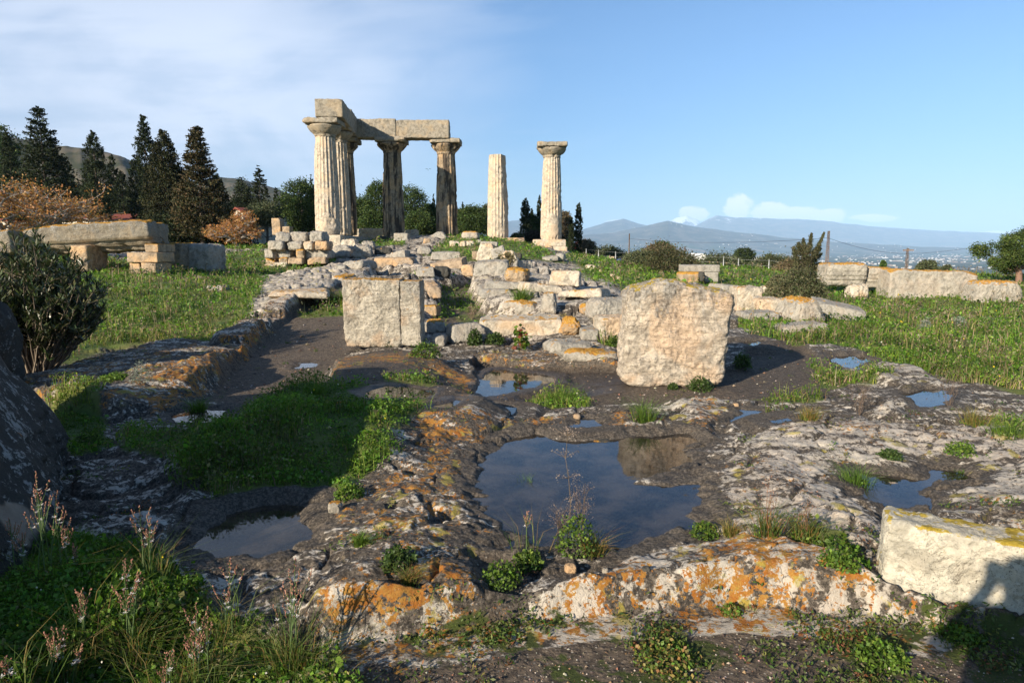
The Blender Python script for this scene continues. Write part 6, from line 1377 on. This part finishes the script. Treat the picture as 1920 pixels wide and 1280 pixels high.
house('small pale building beside the dark scrub near the fence', 1140, 468, 470, 505, 40, 110, 8, flatmat('ochre_wall', (.5,.42,.33)), M_GRY, flat=True, group=HG)
house('white gabled house with an orange lower roof beyond the fence', 1317, 476, 484, 520, 32, 190, 12, M_WHI, M_WHI, gable=True, group=HG, wins=((-.4, .75), (.0, .75), (.4, .75)))
house('low orange roofed wing before the white gabled house', 1318, 488, 493, 522, 26, 176, 6, M_WHI, M_ORA, group=HG, wins=())
house('small white cube house left of the dark pine', 1357, 480, 482, 520, 15, 230, 10, M_WHI, M_WHI, flat=True, group=HG, wins=((-.4, .85), (.4, .85)))
house('narrow white cube house right beside the other cube', 1371, 481, 483, 520, 10, 230, 10, M_WHI, M_WHI, flat=True, group=HG, wins=((0, .85),))
house('tall white block house right of the dark bushy pine', 1425, 484, 486, 522, 26, 170, 10, M_WHI, M_WHI, flat=True, group=HG, wins=((-.5, .8), (0, .8), (.5, .8)))
house('distant white house above the shrubs left of the round pine', 1224, 466, 468, 500, 15, 240, 10, M_WHI, M_WHI, flat=True, group=HG, wins=((-.4, .85), (.4, .85)))
house('dark roofed shed with open front beside the red awning', 1868, 522, 530, 575, 60, 33, 4, M_GRY, flatmat('slate_roof', (.16,.16,.17)), group=HG, wins=())
e = empty('market_awning', PY(1833, 560, 30), 'red and white awning behind the end of the long rough beam', 'awning'); e.location.z = zland(e.location.x, 30); k_ = 30/1280
zt0 = zof(523, 30)-e.location.z; zt1 = zof(532, 30)-e.location.z
V = [(-.45, -.5, zt0), (.38, -.7, zt1), (.38, .6, zt1), (-.45, .6, zt0)]; mb = MB().add([(*v[:2], v[2]) for v in V]+[(*v[:2], v[2]-.05) for v in V], np.array([(0, 1, 2, 3), (7, 6, 5, 4), (0, 4, 5, 1), (1, 5, 6, 2), (2, 6, 7, 3), (3, 7, 4, 0)])); mb.build('canopy', M_RED, e, smooth=False)
MB().box(-.35, -.62, zt1-.35, .34, -.58, zt1-.06).build('valance', M_WHI, e, smooth=False)
for sx_ in (-.4, .34):
    for sy_ in (-.45, .5): MB().box(sx_-.02, sy_-.02, 0, sx_+.02, sy_+.02, zt1-.04).build('pole', M_MET, e, smooth=False)
# ruined brick wall left of the nearest column
stone('ruined_brick_wall', 'ruined warm brick wall stump left of the nearest column', 'wall', 520, 432, 16, 30, 1, 'warm', Y=56, rnd=.05, amp=.06, z=zof(440, 56))
stone('ruined_brick_wall', 'lower piece of warm ruined wall right beside the wall stump', 'wall', 538, 434, 14, 15, 1, 'warm', Y=56, rnd=.05, amp=.06, z=zof(440, 56))
stone('low_wall', 'low whitish retaining wall below the slim cypresses', 'wall', 1118, 486, 66, 5, .5, 'pale', Y=56, rnd=.03, amp=.03, sink=.6, z=zof(486, 56))
stone('low_wall', 'short brownish concrete block on the grass by the fence', 'wall', 1163, 499, 20, 7, .5, 'warm', Y=44, rnd=.05, amp=.03, sink=.4)
# fence
fe = empty('wire_fence', (0, 0, 0), 'thin wire fence with grey posts crossing behind the right meadow', 'fence'); fp = []
for u, vt, vb, Y in [(1099, 466, 487, 50), (1122, 468, 488, 50), (1154, 471, 493, 48), (1200, 474, 497, 46), (1245, 476, 500, 45), (1298, 478, 503, 44), (1356, 480, 505, 43), (1384, 484, 507, 42), (1441, 486, 510, 41), (1471, 490, 512, 40), (1531, 494, 520, 38), (1600, 500, 530, 36)]:
    p = PY(u, vb, Y); t = zof(vt, Y); zg = zland(p[0], Y); fp.append((p[0], Y, t, zg)); MB().tube([(p[0], Y, min(zg, p[2])-.2), (p[0], Y, t)], .032, 8, (1, 1, 1)).build('post', M_MET, fe)
for k in range(3):
    w = MB().tube([(a, b_, t-.08-k*.32) for a, b_, t, zg in fp], .0035, 4); w.build('wire', M_MET, fe)
# poles and line
def pole(label, u, vt, vb, Y, arm=True, lattice=False):
    p = PY(u, vb, Y); zt0 = zof(vt, Y); zg = min(zland(p[0], Y), p[2]); e = empty('utility_pole', (p[0], Y, zg), label, 'utility pole', 'utility poles beyond the site'); H = zt0-zg; r = Y*.0011
    if lattice:
        mb = MB(); s = r*2.2
        for sx_ in (-1, 1):
            for sy_ in (-1, 1): mb.tube([(sx_*s, sy_*s, -.3), (sx_*s*.4, sy_*s*.4, H)], r*.35, 4)
        n = 14
        for i in range(n):
            a, c_ = i/n, (i+1)/n; sa, sc_ = s*(1-.6*a), s*(1-.6*c_); sg = 1 if i % 2 else -1
            for y_ in (-1, 1): mb.tube([(-sg*sa, y_*sa, H*a), (sg*sc_, y_*sc_, H*c_)], r*.22, 4)
        mb.build('mast', M_WOOD, e)
    else: MB().tube([(0, 0, -.3), (0, 0, H)], [r, r*.7], 8).build('mast', M_WOOD, e)
    if arm: MB().box(-r*7, -r*1.9, H*.955, r*7, -r*1.02, H*.975).build('crossarm', M_WOOD, e, smooth=False)
    return np.array([p[0], Y, zt0])
pa = pole('wooden pole among the scrub right of the temple', 1179, 438, 490, 70, False); pb = pole('lattice mast behind the gnarled cypress', 1549, 433, 515, 50, False, True)
pc = pole('lattice pole behind the long rough beam', 1698, 465, 520, 62, True, True); pd = pole('lattice mast with arm above the spreading pine', 1894, 436, 530, 60, True, True); pe = pole('thin pole beside the white houses', 1283, 462, 500, 140, False)
mb = MB()
for a, c_, sag in ((pa, pb, 1.3), (pb, pc, 1.0), (pc, pd, 1.0)):
    a = a*.995+0; pts = [a*(1-s_)+c_*s_-np.array([0, 0, .5+sag*1.1*s_*(1-s_)]) for s_ in np.linspace(0, 1, 14)]; mb.tube(pts, .011, 4)
o = mb.build('power_line', M_DK); tag(o, 'thin dark power line sagging between the poles over the plain', 'cable')
# small rounded blue lump standing in for a parked car by the fence
stone('car_stand_in', 'small rounded dark blue lump standing in for a car beside a fence post', 'car stand-in', 1163, 494, 16, 9, .5, 'blue', Y=46, rnd=.5, amp=.08, sink=.3)
# small bird over the temple
P = PY(803, 319, 70); e = MB(); e.add([(-.32, 0, .10), (-.12, .06, .16), (0, .05, .02), (.12, .06, .16), (.32, 0, .08), (.1, -.06, .10), (0, -.16, 0), (-.1, -.06, .10), (0, 0, -.05), (0, .22, .02)], [np.array([[0, 1, 7], [3, 4, 5], [2, 9, 8], [2, 8, 6]]), np.array([[1, 2, 6, 7], [2, 3, 5, 6]])])
o = e.build('bird', M_DK); o.location = P; tag(o, 'tiny dark bird in flight between the columns', 'bird')
# the photographer, whose shadow falls on the corner block
def photographer():
    J = dict(pel=(0,0,.98), sp=(0,0,1.2), ch=(0,.02,1.40), nk=(0,.0,1.53), hd=(0,.02,1.62), ht=(0,.01,1.76), ls=(-.19,.0,1.43), rs=(.19,.0,1.43), le=(-.25,.14,1.24), re=(.25,.14,1.24), lw=(-.08,.20,1.50), rw=(.08,.20,1.50),
             lh=(-.1,0,.93), rh=(.1,0,.93), lk=(-.12,.02,.51), rk=(.12,.02,.51), la=(-.13,-.02,.09), ra=(.13,-.02,.09), lt=(-.15,.16,.04), rt=(.15,.16,.04), lp=(-.06,.19,1.57), rp=(.06,.19,1.57))
    Rd = dict(pel=.16, sp=.14, ch=.16, nk=.06, hd=.115, ht=.095, ls=.075, rs=.075, le=.045, re=.045, lw=.03, rw=.03, lh=.10, rh=.10, lk=.065, rk=.065, la=.045, ra=.045, lt=.035, rt=.035, lp=.03, rp=.03)
    E = [('pel','sp'),('sp','ch'),('ch','nk'),('nk','hd'),('hd','ht'),('ch','ls'),('ch','rs'),('ls','le'),('le','lw'),('rs','re'),('re','rw'),('lw','lp'),('rw','rp'),('pel','lh'),('pel','rh'),('lh','lk'),('lk','la'),('rh','rk'),('rk','ra'),('la','lt'),('ra','rt')]
    K = list(J); V = [J[k] for k in K]; Ed = [(K.index(a), K.index(c_)) for a, c_ in E]; rad = [Rd[k] for k in K]
    for s, w in ((-1, 'lp'), (1, 'rp')):
        b0 = K.index(w)
        for i, (dx, L) in enumerate(((-.022, .075), (-.008, .085), (.008, .08), (.022, .065))):
            p = V[b0]; V += [(p[0]+dx, p[1]+.02, p[2]+.03), (p[0]+dx-s*.02, p[1]+.05, p[2]+L*.8)]; rad += [.011, .008]; Ed += [(b0, len(V)-2), (len(V)-2, len(V)-1)]
        p = V[b0]; V += [(p[0]-s*.04, p[1]+.02, p[2]), (p[0]-s*.055, p[1]+.05, p[2]+.03)]; rad += [.012, .009]; Ed += [(b0, len(V)-2), (len(V)-2, len(V)-1)]
    me = bpy.data.meshes.new('person'); me.from_pydata(V, Ed, []); o = bpy.data.objects.new('person', me); COL.objects.link(o)
    o.modifiers.new('skin', 'SKIN'); me.skin_vertices.new() if not me.skin_vertices else None
    for i, r in enumerate(rad): me.skin_vertices[0].data[i].radius = (r, r)
    me.skin_vertices[0].data[0].use_root = True
    sb = o.modifiers.new('sub', 'SUBSURF'); sb.levels = sb.render_levels = 2; me.materials.append(flatmat('dark_jacket', (.05,.06,.09)))
    o.scale = (1.07,)*3; o.rotation_euler = (0, 0, -.35); o.location = (-.36, -.27, .02); tag(o, 'person in dark clothes standing behind the viewpoint, arms raised to take the picture', 'person')
photographer()
# ---------------------------------------------------------------- air
zlo = min(float(zf.min()), float(GZ.min()))-1; zhi = float(zf.max())+5
m, b = newmat('haze_air')
pv = b.n('ShaderNodeVolumePrincipled', i={'Color': (.44, .68, 1, 1), 'Density': 6.2e-5, 'Anisotropy': -0.25})
b.nt.links.new(pv.outputs[0], b.n('ShaderNodeOutputMaterial').inputs['Volume'])
hz = MB().box(-60000, -300, zlo, 60000, 33500, zhi)
hz = mk('haze', hz.V[0], np.concatenate(hz.F[4]), m, smooth=False); tag(hz, kind='stuff')
